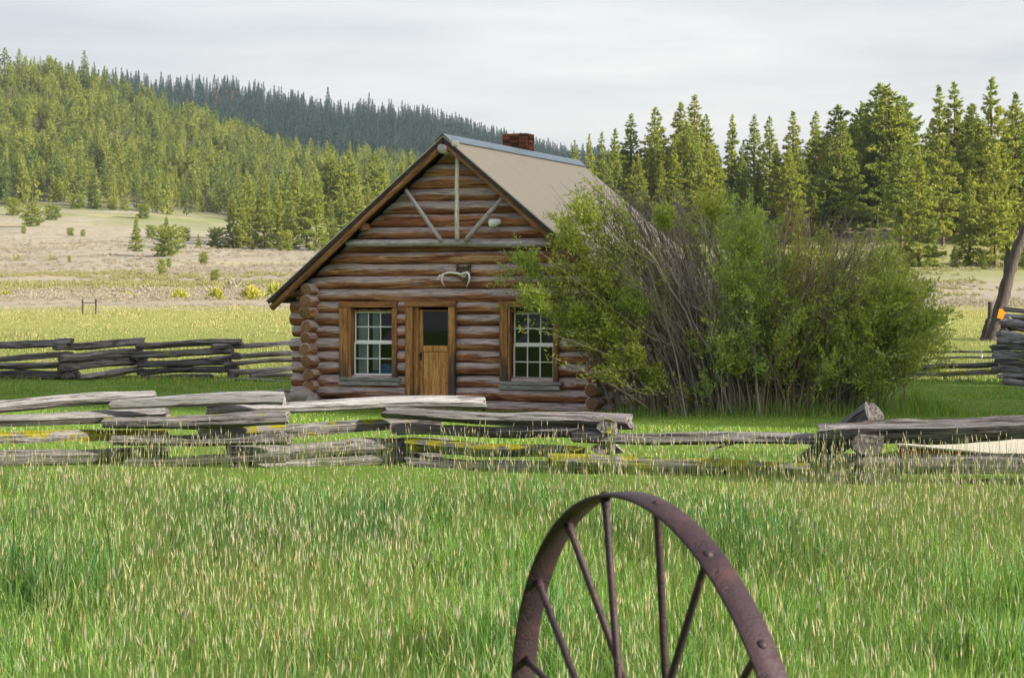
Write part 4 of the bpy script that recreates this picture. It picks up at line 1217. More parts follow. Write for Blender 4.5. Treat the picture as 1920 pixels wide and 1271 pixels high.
KINDS = {}
def make_kind(key, seed, h, base, rmax, shape, nlev, tuft, ntri, needle='needle', tr=None, **kw):
    lean = kw.get('lean', 0)
    V, Fc, col, limbs = crown_geo(seed, h, base, rmax, shape, nlev, tuft, ntri, **kw)
    if needle == 'deadneedle': col = np.random.default_rng(seed).uniform(.7, 1.2, (len(V)//3, 1)).repeat(3, 0)*np.array([.30, .135, .085])
    crown = np_mesh('crown', V, Fc, M[needle], cols=col)
    V2, F2 = trunk_geo(h, tr or h*.0135, limbs, seed, lean=lean)
    trunk = np_mesh('trunk', V2, F2, M['bark'], smooth=True)
    KINDS[key] = (trunk, crown, h)
def make_far(key, seed, h, base, rmax, shape, nlev, tuft, ntri, needle='farpine', **kw):
    V, Fc, col, limbs = crown_geo(seed, h, base, rmax, shape, nlev, tuft, ntri, **kw)
    if needle == 'deadneedle': col = np.random.default_rng(seed).uniform(.7, 1.2, (len(V)//3, 1)).repeat(3, 0)*np.array([.30, .135, .085])
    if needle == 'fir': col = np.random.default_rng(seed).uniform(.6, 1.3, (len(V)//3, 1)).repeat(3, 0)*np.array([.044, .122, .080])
    V2, F2 = trunk_geo(h, h*.014, limbs, seed, sides=5, lim=6)
    n = len(V); VV = np.concatenate([V, np.array(V2)])
    by = {}
    for f in F2: by.setdefault(len(f), []).append(f)
    gs = [Fc]+[np.array(v)+n for v in by.values()]
    mi = np.concatenate([np.zeros(len(Fc))]+[np.ones(len(v)) for v in by.values()])
    KINDS[key] = (np_mesh('pine_tree', VV, gs, [M[needle], M['bark']], cols=np.concatenate([col, np.ones((len(V2), 3))*.1]), mat_idx=mi), None, h)

# near kinds, 20 m tall
make_kind('pine_a', 11, 20, .08, 4.0, 'cone', 30, 0.69, 9, gap=0.28, per=1.6)
make_kind('pine_b', 12, 20, .14, 3.6, 'ponderosa', 28, 0.76, 9, gap=0.36, per=1.6)
make_kind('pine_c', 13, 20, .03, 4.3, 'cone', 32, 0.67, 9, gap=0.26, per=1.6)
make_kind('pine_d', 14, 20, .22, 3.3, 'ponderosa', 32, 0.73, 9, gap=0.46, per=1.55, lean=.5)
make_kind('pine_e', 15, 20, .02, 3.2, 'cone', 34, 0.64, 9, gap=0.26, per=1.65)
make_kind('pine_f', 16, 20, .26, 3.0, 'cone', 32, 0.69, 9, gap=0.46, per=1.55, lean=-.4)
make_kind('pine_g', 17, 20, .03, 5.0, 'cone', 30, 0.72, 9, gap=0.26, per=1.6, droop=.12)
make_kind('juniper', 18, 10, .02, 4.9, 'round', 24, .75, 6, gap=.25, droop=-.05, per=1.7)
make_far('far_a', 21, 16, .06, 3.25, 'cone', 20, 1.25, 4, gap=.15)
make_far('far_b', 22, 16, .12, 2.99, 'ponderosa', 17, 1.3, 4, gap=.2)
make_far('far_c', 23, 16, .04, 2.86, 'spire', 20, 1.0, 3, gap=.15)
make_far('far_d', 24, 16, .10, 3.77, 'ponderosa', 16, 1.35, 4, gap=.25)
make_far('far_e', 29, 16, .03, 3.77, 'cone', 19, 1.25, 4, gap=.2)
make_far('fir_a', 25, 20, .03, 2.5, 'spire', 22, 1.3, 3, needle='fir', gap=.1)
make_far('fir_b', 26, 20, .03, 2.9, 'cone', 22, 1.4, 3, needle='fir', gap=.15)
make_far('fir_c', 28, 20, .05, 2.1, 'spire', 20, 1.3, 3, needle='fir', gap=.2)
make_far('dead', 27, 15, .10, 1.7, 'spire', 16, .8, 2, needle='deadneedle', gap=.4)

def tree(key, x, y, h, label, group=None, wid=1.0, name='pine_tree', rz=None, sink=.15):
    tr, cr, h0 = KINDS[key]
    rr = random.Random(int(x*131+y*17))
    s = h/h0
    loc = (x, y, gz(x, y)-sink)
    rz = rr.uniform(0, 6.28) if rz is None else rz
    if cr is None:
        o = mobj(name, tr, None, loc, (0, 0, rz)); o.scale = (s*wid, s*wid, s)
        return tag(o, label, 'tree', group)
    e = empty(name, loc, rz, label, 'tree', group); e.scale = (s*wid, s*wid, s)
    mobj('trunk', tr, e); mobj('crown', cr, e)
    return e
def tree_px(key, px, top, d, label, group=None, wid=1.0, name='pine_tree'):
    """tree at distance d whose top shows at (px, top)"""
    x = (px-CX)/F*d
    h = CAMZ+(HZ-top)/F*d-gz(x, d)
    return tree(key, x, d, h, label, group, wid, name)

G1 = 'pines of the tall stand on the right'
back_label = 'pine crowded in the shaded back rows of the tall stand on the right'
# (px, top row, distance, kind, width, label)
stand = [
    (1183, 213, 425, 'pine_e', 1.2, 'slim pine standing just right of the far roof end with a rounded top'),
    (1228, 200, 420, 'pine_a', 1.15, 'full pine rising left of the tallest twin tops behind the willow'),
    (1275, 190, 430, 'pine_f', 1.1, 'bluish thin topped pine left of the tallest spire behind the willow'),
    (1302, 178, 420, 'pine_e', 1.3, 'tallest narrow pine behind the left half of the willow'),
    (1325, 213, 410, 'pine_a', 1.0, 'bright pine tucked right beside the tallest narrow spire behind the willow'),
    (1371, 213, 440, 'pine_f', .75, 'thin ragged pine standing alone in the gap of the skyline behind the willow'),
    (1394, 262, 405, 'pine_c', .8, 'short golden pine right of the thin ragged pine in the skyline gap'),
    (1414, 215, 430, 'pine_e', 1.15, 'left one of two pointed pines between the skyline gaps'),
    (1443, 217, 425, 'pine_a', .9, 'right one of two pointed pines between the skyline gaps'),
    (1487, 208, 410, 'pine_e', 1.2, 'dark pointed pine just right of the second skyline gap'),
    (1530, 208, 415, 'pine_a', .9, 'pine with a thin pointed top left of the broad ponderosas'),
    (1572, 196, 400, 'pine_b', 1.2, 'broad bright yellow green pine with a rounded top above the willow'),
    (1612, 192, 400, 'pine_d', 1.0, 'pine with bare dark lower trunk showing beneath its crown'),
    (1650, 156, 395, 'pine_b', 1.15, 'left of the pair of tallest ponderosas over the right of the willow'),
    (1672, 160, 385, 'pine_d', 1.2, 'right of the pair of tallest ponderosas with a long bare trunk stretch'),
    (1696, 180, 400, 'pine_b', .9, 'round topped pine right of the two tallest ponderosas'),
    (1761, 160, 370, 'pine_e', 1.0, 'slim left one of two adjoining tall tops right of centre in the stand'),
    (1790, 153, 360, 'pine_a', 1.05, 'broader right one of two adjoining tall tops in the right stand'),
    (1859, 144, 340, 'pine_a', 1.0, 'tallest dark pine of the stand near the right edge'),
    (1905, 173, 345, 'pine_e', 1.1, 'pointed pine cut by the right edge of the stand'),
    # front row
    (1722, 268, 292, 'pine_c', .95, 'sunlit layered pine with branches down to the ground right of the willow'),
    (1690, 262, 325, 'pine_f', 1.1, 'yellowish thin pine with visible trunk left of the layered sunlit pine'),
    (1818, 318, 300, 'pine_c', .9, 'bright bushy front pine left of the leaning dead trunk'),
    (1866, 275, 296, 'pine_g', .85, 'broad sunlit front pine just left of the leaning dead trunk'),
    (1928, 335, 285, 'pine_c', .9, 'half cut front pine behind the leaning dead trunk at the right edge'),
    (1768, 250, 335, 'pine_b', .85, 'golden pine between the layered pine and the bushy front pine'),
    (1345, 280, 385, 'pine_c', 1.0, 'bright golden pine with low branches behind the middle of the willow'),
    (1560, 292, 370, 'pine_g', .8, 'yellow low pine in front of the broad ponderosa above the willow'),
    (1240, 300, 380, 'pine_c', .9, 'yellow green pine low behind the bare stems of the willow'),
    (1188, 300, 385, 'pine_e', 1.0, 'slim yellow pine beside the right slope of the roof'),
    (1153, 240, 440, 'pine_a', .9, 'dark pine above the far end of the ridge cap'),
    (1128, 247, 450, 'pine_e', .9, 'small pine over the far ridge end left of the dark pine'),
    (1105, 250, 460, 'pine_c', .7, 'short sunlit pine straight above the far end of the roof ridge'),
    (1078, 262, 470, 'pine_c', .7, 'little yellow pine just right of the brick chimney'),
]
for px, top, d, k, w, lab in stand: tree_px(k, px, top, d, lab, None, w*1.2)
rs = random.Random(4)
for i in range(84):
    px = rs.uniform(1130, 1980); d = rs.uniform(345, 470)
    top = np.interp(px, [1130, 1200, 1300, 1360, 1460, 1560, 1650, 1720, 1800, 1980], [268, 232, 222, 268, 262, 222, 186, 205, 185, 190])+rs.uniform(4, 62)
    tree_px(rs.choice(['pine_a', 'pine_b', 'pine_c', 'pine_d', 'pine_e', 'pine_f']), px, top, d, back_label, G1, rs.uniform(1.0, 1.4))
# a few small ones at the edge of the stand
tree_px('pine_c', 1846, 470, 282, 'small pale young pine at the foot of the broad sunlit front pine', None, 1.3)
tree_px('pine_c', 1790, 455, 290, 'small dark young pine at the foot of the front pines', None, 1.3)

# clump left of the cabin
clump = [
    (437, 362, 520, 'pine_c', 1.15, 'dark leftmost pine of the clump left of the cabin'),
    (468, 330, 535, 'pine_g', .85, 'dark full pine second from left in the clump beside the cabin roof'),
    (497, 322, 515, 'pine_c', 1.0, 'bright pointed pine third from left in the clump beside the cabin roof'),
    (530, 328, 545, 'pine_b', 1.1, 'shaded pine in the middle of the clump beside the cabin roof'),
    (558, 306, 550, 'pine_a', 1.0, 'dark tall pine left of the brightest pine in the clump'),
    (593, 318, 505, 'pine_g', .85, 'brightest broad pine of the clump beside the cabin roof'),
    (618, 283, 560, 'pine_d', 1.0, 'pine with a dead reddish looking top behind the brightest pine'),
    (655, 285, 555, 'pine_b', 1.0, 'tall pine right of the brightest pine in the clump'),
    (668, 312, 520, 'pine_c', 1.0, 'bright pine nearest the roof edge in the clump'),
    (702, 285, 565, 'pine_b', 1.1, 'rounded yellow green pine above the left roof slope'),
    (722, 300, 575, 'pine_f', 1.0, 'thin pine above the left roof slope right of the rounded one'),
    (770, 278, 590, 'pine_c', .8, 'yellow pine just above the left roof slope near the peak'),
    (752, 305, 585, 'pine_d', .8, 'dark small pine above the left roof slope near the peak'),
    (474, 449, 500, 'pine_c', 1.5, 'small bright round pine in front of the left clump'),
    (405, 430, 515, 'juniper', .8, 'low dark round tree at the left foot of the clump'),
    (372, 436, 512, 'pine_c', 1.3, 'small dark tree left of the clump foot'),
    (535, 435, 495, 'juniper', .7, 'yellow green bushy young tree at the right foot of the clump'),
]
for px, top, d, k, w, lab in clump:
    if k == 'juniper':
        x = (px-CX)/F*d; tree('juniper', x, d, CAMZ+(HZ-top)/F*d-gz(x, d), lab, None, 1.0, 'pine_tree')
    else: tree_px(k, px, top, d, lab, None, w)
for px, top, d, k in ((690, 340, 530, 'pine_c'), (640, 350, 525, 'pine_a'), (575, 345, 530, 'pine_b'), (520, 345, 540, 'pine_a'), (545, 365, 515, 'pine_c'), (455, 372, 510, 'pine_a'), (620, 370, 510, 'pine_c')):
    tree_px(k, px, top, d, 'pine filling the inside of the clump left of the cabin roof', 'pines inside the left clump', 1.1)
# single trees on the sage flat: (px, top, base row, kind, width, name, label)
def flat_dist(px, row):
    ds = np.linspace(131, 740, 600); xs = (px-CX)/F*ds
    rows = HZ-(ground_z(xs, ds)-CAMZ)*F/ds
    return float(ds[int(np.argmin(np.abs(rows-row)))])
for px, top, row, k, w, nm, lab in [
    (255, 404, 471, 'pine_c', 1.15, 'pine_tree', 'single bright green conical pine on the sage flat'),
    (315, 428, 481, 'juniper', 1.25, 'juniper_tree', 'round yellow green juniper right of the conical pine on the flat'),
    (312, 404, 448, 'pine_c', 1.3, 'pine_tree', 'dark small pine behind the round juniper on the flat'),
    (347, 428, 452, 'juniper', .9, 'juniper_tree', 'dull small juniper behind and right of the round yellow one'),
    (283, 424, 446, 'juniper', 1.0, 'juniper_tree', 'faint small juniper between the conical pine and the round juniper'),
    (303, 488, 516, 'juniper', .7, 'juniper_tree', 'small upright green bush tree standing nearest on the pale flat'),
    (317, 485, 503, 'juniper', .6, 'juniper_tree', 'little sapling right behind the small upright bush tree'),
    (404, 507, 529, 'juniper', .95, 'juniper_tree', 'compact round green shrub tree on the pale flat left of the roof tip'),
    (382, 474, 494, 'juniper', 1.0, 'juniper_tree', 'dim round bush in the shadow left of the clump'),
    (60, 388, 424, 'juniper', 1.3, 'juniper_tree', 'grey green round juniper low at the left side of the hill foot'),
    (98, 386, 413, 'juniper', 1.3, 'juniper_tree', 'broad yellow juniper right of the grey green one at the hill foot'),
    (25, 374, 404, 'juniper', 1.1, 'juniper_tree', 'yellow green juniper near the left edge at the hill foot'),
    (45, 424, 438, 'juniper', .8, 'juniper_tree', 'tiny green pine shrub below the junipers at far left'),
    (132, 428, 442, 'juniper', 1.1, 'juniper_tree', 'left one of two tiny shrubs on the bare pale slope'),
    (156, 431, 443, 'juniper', .9, 'juniper_tree', 'right one of two tiny shrubs on the bare pale slope'),
    (145, 360, 386, 'juniper', 1.2, 'juniper_tree', 'wide juniper with a shadow at the left hill foot'),
    (212, 370, 392, 'juniper', 1.0, 'juniper_tree', 'left one of two junipers on the green slope below the forest'),
    (234, 374, 396, 'juniper', .9, 'juniper_tree', 'right one of two junipers on the green slope below the forest'),
    (270, 384, 410, 'juniper', 1.1, 'juniper_tree', 'juniper on the green slope above the conical pine'),
    (130, 480, 492, 'juniper', .7, 'juniper_tree', 'tiny bush on the pale flat left of the conical pine')]:
    d = flat_dist(px, row); x = (px-CX)/F*d
    tree(k, x, d, (row-top)/F*d, lab, None, w, nm, sink=.05)

# hillside forest: the 190 trees that show largest stand singly, the rest is one mass
rs = np.random.default_rng(8)
cand = []
while len(cand) < 2250:
    d = rs.uniform(735, 1290); px = rs.uniform(-160, 830)
    x = (px-CX)/F*d
    dens = vnoise(x/28, d/28, 5)
    edge = d < 800
    if edge and rs.random() < .45: continue
    if dens < .34 and rs.random() < .8: continue
    if d < 770 and px > 380 and px < 460 and rs.random() < .8: continue     # bare bank
    if px > 560 and d < 900 and rs.random() < .5: continue
    cand.append((x, d, rs.uniform(8.0, 15.5) * (0.7 + .55*vnoise(x/45, d/45, 6)), 0))
ridge = []
while len(ridge) < 3600:
    d = rs.uniform(1560, 2140); px = rs.uniform(130, 1330)
    ridge.append(((px-CX)/F*d, d, rs.uniform(15, 25), 1))
cand.sort(key=lambda c: -c[2]/c[1])
far_keys = ['far_a', 'far_b', 'far_c', 'far_d', 'far_e']; fir_keys = ['fir_a', 'fir_b', 'fir_c']
vis = [c for c in cand if -40 < CX+F*c[0]/c[1] < 800]
single = vis[:172]; sset = set(id(c) for c in single)
FARGRP = 'pines on the sunlit left hillside'
for i, c in enumerate(single):
    tree(far_keys[i % 5], c[0], c[1], c[2], 'green pine in the dense forest covering the sunlit left hillside', FARGRP, rs.uniform(.85, 1.2))
for i, (px, top, d) in enumerate(((128, 118, 1230), (158, 95, 1240), (36, 92, 1240), (9, 90, 1235), (200, 135, 1250))):
    tree_px(far_keys[(i*2) % 5], px, top, d, ['wide pine on the crest of the left hillside', 'tall pine standing out on the skyline left of the blue ridge', 'big crowned pine on the skyline near the left edge', 'pine at the very left edge of the skyline', 'pine where the sunlit hill meets the blue ridge'][i], None, 1.15)
for px, py, d in ((262, 233, 1000), (206, 242, 1010), (391, 268, 960), (300, 195, 1180), (20, 165, 1150)):
    x = (px-CX)/F*d
    tree('dead', x, d, 12, 'rusty dead pine among green ones on the left hillside', 'rusty dead pines on the hillside', 1.2)
for px in (408, 424, 436):
    d = 1940; x = (px-CX)/F*d
    tree('dead', x, d, 22, 'reddish dead tree at the foot of the blue ridge forest', 'reddish dead trees on the ridge', 1.7)
srcs = {}
for k in far_keys+fir_keys:
    # the first singly standing tree of each far kind is the source of the mass
    srcs[k] = next((o for o in COL.objects if o.type == 'MESH' and o.data == KINDS[k][0]), None)
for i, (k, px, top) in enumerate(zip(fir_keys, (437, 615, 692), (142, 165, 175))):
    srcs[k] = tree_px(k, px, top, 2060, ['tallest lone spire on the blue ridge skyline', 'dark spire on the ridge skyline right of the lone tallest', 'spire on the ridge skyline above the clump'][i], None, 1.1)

def instance_mass(name, pts, rot, scl, idx, sources, label, cat, kind='stuff'):
    me = bpy.data.meshes.new(name)
    n = len(pts)
    me.vertices.add(n); me.vertices.foreach_set('co', np.asarray(pts, np.float32).ravel())
    for nm, typ, dat in (('rotz', 'FLOAT', rot), ('idx', 'INT', idx)):
        a = me.attributes.new(nm, typ, 'POINT'); a.data.foreach_set('value', np.asarray(dat))
    a = me.attributes.new('scl', 'FLOAT_VECTOR', 'POINT'); a.data.foreach_set('vector', np.asarray(scl, np.float32).ravel())
    me.update()
    o = mobj(name, me)
    ng = bpy.data.node_groups.new(name, 'GeometryNodeTree')
    ng.interface.new_socket('Geometry', in_out='INPUT', socket_type='NodeSocketGeometry')
    ng.interface.new_socket('Geometry', in_out='OUTPUT', socket_type='NodeSocketGeometry')
    N, L = ng.nodes, ng.links
    gi, go = N.new('NodeGroupInput'), N.new('NodeGroupOutput')
    join = N.new('GeometryNodeJoinGeometry')
    for s in reversed(sources):
        sl_ = s if isinstance(s, (list, tuple)) else [s]
        inner = None
        if len(sl_) > 1: inner = N.new('GeometryNodeJoinGeometry')
        for ob in sl_:
            oi = N.new('GeometryNodeObjectInfo'); oi.transform_space = 'ORIGINAL'; oi.inputs['Object'].default_value = ob
            oi.inputs['As Instance'].default_value = len(sl_) == 1
            if inner: L.new(oi.outputs['Geometry'], inner.inputs[0])
            else: L.new(oi.outputs['Geometry'], join.inputs[0])
        if inner:
            g2i = N.new('GeometryNodeGeometryToInstance'); L.new(inner.outputs[0], g2i.inputs[0]); L.new(g2i.outputs[0], join.inputs[0])
    iop = N.new('GeometryNodeInstanceOnPoints'); iop.inputs['Pick Instance'].default_value = True
    def attr(nm, dt):
        a = N.new('GeometryNodeInputNamedAttribute'); a.data_type = dt; a.inputs['Name'].default_value = nm; return a.outputs[0]
    cx = N.new('ShaderNodeCombineXYZ'); L.new(attr('rotz', 'FLOAT'), cx.inputs[2])
    L.new(gi.outputs[0], iop.inputs['Points']); L.new(join.outputs[0], iop.inputs['Instance'])
    L.new(attr('idx', 'INT'), iop.inputs['Instance Index']); L.new(cx.outputs[0], iop.inputs['Rotation'])
    L.new(attr('scl', 'FLOAT_VECTOR'), iop.inputs['Scale']); L.new(iop.outputs[0], go.inputs[0])
    md = o.modifiers.new('scatter', 'NODES'); md.node_group = ng
    return tag(o, label, cat, None, kind)

def mass_arrays(lst, keys, seed):
    rr = np.random.default_rng(seed); n = len(lst)
    A = np.array([c[:3] for c in lst]); z = ground_z(A[:, 0], A[:, 1])-.2
    idx = rr.integers(0, len(keys), n); h0 = np.array([KINDS[k][2] for k in keys])[idx]
    s = A[:, 2]/h0; w = rr.uniform(.85, 1.25, n)
    return np.stack([A[:, 0], A[:, 1], z], 1), rr.uniform(0, 6.28, n), np.stack([s*w, s*w, s], 1), idx
rest = [c for c in cand if id(c) not in sset]
instance_mass('hillside_forest', *mass_arrays(rest, far_keys, 1), [srcs[k] for k in far_keys], 'rest of the green pine forest covering the sunlit left hillside', 'forest')
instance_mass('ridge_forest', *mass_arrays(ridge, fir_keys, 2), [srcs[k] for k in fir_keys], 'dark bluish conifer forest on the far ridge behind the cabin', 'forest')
# unseen pine wood out of view, laid out to shade the cabin roof
gp = []
rg = np.random.default_rng(31)
for i in range(5):
    gp.append((rg.uniform(70, 112), rg.uniform(-60, -20), rg.uniform(30, 36)))
for i in range(46):
    gx = rg.uniform(57, 86); gp.append((gx, 26.0-.405*(gx-65)+rg.uniform(-5.5, 6.5), rg.uniform(33, 39)))
for gx, gh in ((72, 43), (76, 43)):
    gp.append((gx, 18.0-.405*(gx-65), gh))
gp = [g for g in gp if g[0] > g[1]*0.2462+14]
gk = ['pine_a', 'pine_c', 'pine_g']
gsrc = [[[c for c in next(o for o in COL.objects if o.type == 'EMPTY' and any(q.data == KINDS[k][1] for q in o.children if q.type == 'MESH')).children]][0] for k in gk]
instance_mass('unseen_pine_wood', *mass_arrays(gp, gk, 3), gsrc, 'unseen tall pine wood on the right, laid out to shade the cabin', 'forest')

# ------------------------------------------------------------------ shrubs on the flat
def shrub_mesh(name, seed, r, h, n, leaf, c0, c1, mat):
    rr = np.random.default_rng(seed)
    az = rr.uniform(0, 2*np.pi, n); t = rr.uniform(0, 1, n)**.6
    ph = rr.uniform(0, 6, 3)
    lob = 1+.22*np.sin(3*az+ph[0])+.15*np.sin(5*az+ph[1])
    el = np.arccos(rr.uniform(0, 1, n))
    C = np.stack([r*t*lob*np.sin(el)*np.cos(az), r*t*lob*np.sin(el)*np.sin(az), h*t*np.cos(el)+.02], 1)
    D = C*np.array([1, 1, 1.2])+rr.normal(0, .35*r, (n, 3))+np.array([0, 0, .3*h]); D /= np.linalg.norm(D, axis=1, keepdims=True)
    S = np.cross(D, rr.normal(0, 1, (n, 3))); S /= np.linalg.norm(S, axis=1, keepdims=True)
    L = leaf*rr.uniform(.6, 1.4, (n, 1))
    V = np.stack([C-D*L*.4-S*L*.12, C+S*L*.22, C+D*L*.6], 1).reshape(-1, 3)
    col = np.repeat(np.array(c0)+(np.array(c1)-np.array(c0))*rr.uniform(0, 1, (n, 1)), 3, 0)
    return np_mesh(name, V, np.arange(3*n).reshape(-1, 3), mat, cols=col)
yel = [shrub_mesh('yellow_shrub', 40+i, 1, 1, 900, .28, (.25, .28, .030), (.38, .37, .05), M['scrub']) for i in range(2)]
for i, (px, row, w, h, lab) in enumerate([(336, 561, 36, 21, 'faint flat yellow green shrub leftmost of the row before the sage'), (405, 562, 34, 24, 'round golden yellow shrub at the meadow edge'),
                                     (472, 562, 44, 27, 'larger yellow green shrub at the meadow edge left of the roof tip'), (514, 560, 34, 30, 'yellow shrub half hidden by the roof tip'),
                                     (238, 556, 24, 10, 'low faint green shrub at the meadow edge far from the yellow ones'), (10, 556, 36, 12, 'low green patch of shrub at the left edge of the sage')]):
    d = flat_dist(px, row); x = (px-CX)/F*d
    o = mobj('yellow_shrub', yel[i % 2], None, (x, d, gz(x, d)-.05), (0, 0, i*1.3)); o.scale = (w/F*d/2, w/F*d/2, h/F*d)
    tag(o, lab, 'shrub')
sageK = [shrub_mesh('sagebrush', 50+i, .8, .75, 150, .30, (.22, .205, .165), (.39, .36, .31), M['scrub']) for i in range(3)]
sageG = [shrub_mesh('sagebrush', 60+i, .8, .75, 150, .30, (.19, .20, .09), (.30, .30, .13), M['scrub']) for i in range(2)]
sage_src = []
for i, px in enumerate((30, 95, 205, 262, 440)):
    row = (489, 488, 489, 487, 543)[i]
    d = flat_dist(px, row); x = (px-CX)/F*d
    o = mobj('sagebrush', (sageG+sageK)[i], None, (x, d, gz(x, d)-.05)); s = 1.6; o.scale = (s, s, s)
    tag(o, ['dark low bush in the row across the pale flat, leftmost', 'dark low bush in the row across the pale flat, second from left', 'grey bush in the row across the flat left of the conical pine', 'grey bush in front of the conical pine shadow', 'grey sage bush between two yellow shrubs'][i], 'shrub')
    sage_src.append(o)
rr = np.random.default_rng(77)
pts, scl, idx = [], [], []
while len(pts) < 20000:
    d = 131*(560/131)**rr.uniform(0, 1); px = rr.uniform(-150, 2070)
    x = (px-CX)/F*d
    v = fbm(x/14, d/30, 4)
    if rr.random() > (v-.25)*2.2: continue
    s = rr.uniform(.35, .85)*min(1, .45+(d-131)/160)
    pts.append((x, d, 0)); scl.append((s, s, s*rr.uniform(.6, 1.0)))
    g = vnoise(x/35, d/60, 12) > .62
    idx.append(rr.integers(0, 2) if (g or (x > 20 and d > 215 and rr.random() < .8)) else rr.integers(2, 5))
pts = np.array(pts); pts[:, 2] = ground_z(pts[:, 0], pts[:, 1])-.05
instance_mass('sagebrush_flat', pts, rr.uniform(0, 6.28, len(pts)), scl, idx, sage_src, 'pale sagebrush scattered over the flat below the forest', 'sagebrush')

# ------------------------------------------------------------------ grass
def blades(n_list, seed):
    """n_list of (x, y, height, width, colour rgb) arrays -> one mesh of bent blades (5 vertices, quad + triangle)"""
    x, y, h, w, c, bend = n_list
    rr = np.random.default_rng(seed); n = len(x)
    z = ground_z(x, y)-.02
    az = rr.uniform(0, 2*np.pi, n); da = rr.uniform(0, 2*np.pi, n)
    wx_, wy_ = np.cos(az)*w*.5, np.sin(az)*w*.5
    b = bend*h; bx, by = np.cos(da)*b, np.sin(da)*b
    B = np.stack([x, y, z], 1)
    s = np.stack([wx_, wy_, np.zeros(n)], 1)
    m = B+np.stack([bx*.32, by*.32, h*.58], 1); t = B+np.stack([bx, by, h*np.sqrt(np.clip(1-bend**2*.5, .3, 1))], 1)
    V = np.stack([B-s, B+s, m+s*.8, m-s*.8, t], 1).reshape(-1, 3)
    i = np.arange(n)[:, None]*5
    return V, (i+np.array([[0, 1, 2, 3]])), (i+np.array([[3, 2, 4]])), np.repeat(c, 5, 0)
GREEN = np.array([[.120, .240, .032], [.170, .300, .036], [.080, .185, .028], [.220, .315, .052], [.140, .250, .060]])
STRAW = np.array([[.42, .37, .17], [.52, .46, .25], [.34, .31, .12]])
def lerpc(a, b, f): return a*(1-f)+b*f
def scatter(y0, y1, dens, margin, seed):
    rr = np.random.default_rng(seed)
    hw1 = y1*960/F+margin
    n = int(dens*2*hw1*(y1-y0))
    x = rr.uniform(-hw1, hw1, n); y = rr.uniform(y0, y1, n)
    k = np.abs(x) < y*960/F+margin
    return x[k], y[k], rr
def fence_y(x): return np.interp(x, [-8, -4, -2, 0, 2, 4, 5, 8], [27, 27.8, 27, 27.6, 26.7, 26, 25.6, 24.3])
def tallness(x, y):
    """height of the sward in metres"""
    f = fence_y(x)
    tall = np.where(y < f, np.interp(f-y, [0, 1.5, 4, 8, 13], [.075, .085, .17, .33, .46]), .105)
    tall = np.where((y < f) & (x > .8), np.maximum(tall, np.interp(f-y, [0, .6, 3, 6], [.08, .10, .26, .36])*np.clip((x-.8)/1.5, 0, 1)), tall)
    tall = np.where((y >= f) & (y < f+.8), .11, tall)
    bushy = np.exp(-((y-42.2)/1.5)**2)*np.clip((x-1.6)/1.0, 0, 1)*np.clip((9.3-x)/1, 0, 1)
    tall = np.maximum(tall, bushy*.62)
    cab = np.exp(-((y-(43.2-x*.4))/.7)**2)*np.clip((x+5)/1, 0, 1)*np.clip((3-x), 0, 1)
    tall = np.maximum(tall, cab*.22)
    tall = np.where(y > 61, .20, tall)
    return tall
GV, GQ, GT, GC = [], [], [], []; _off = 0
def add_grass(part):
    global _off
    V, q, t, c = part
    GV.append(V); GQ.append(q+_off); GT.append(t+_off); GC.append(c); _off += len(V)
def inside_cabin(x, y):
    lx = _cr*(x-CAB_O.x)+_sr*(y-CAB_O.y); ly = -_sr*(x-CAB_O.x)+_cr*(y-CAB_O.y)
    return (np.abs(lx) < 3.35) & (ly > -.1) & (ly < CAB_L+.1)
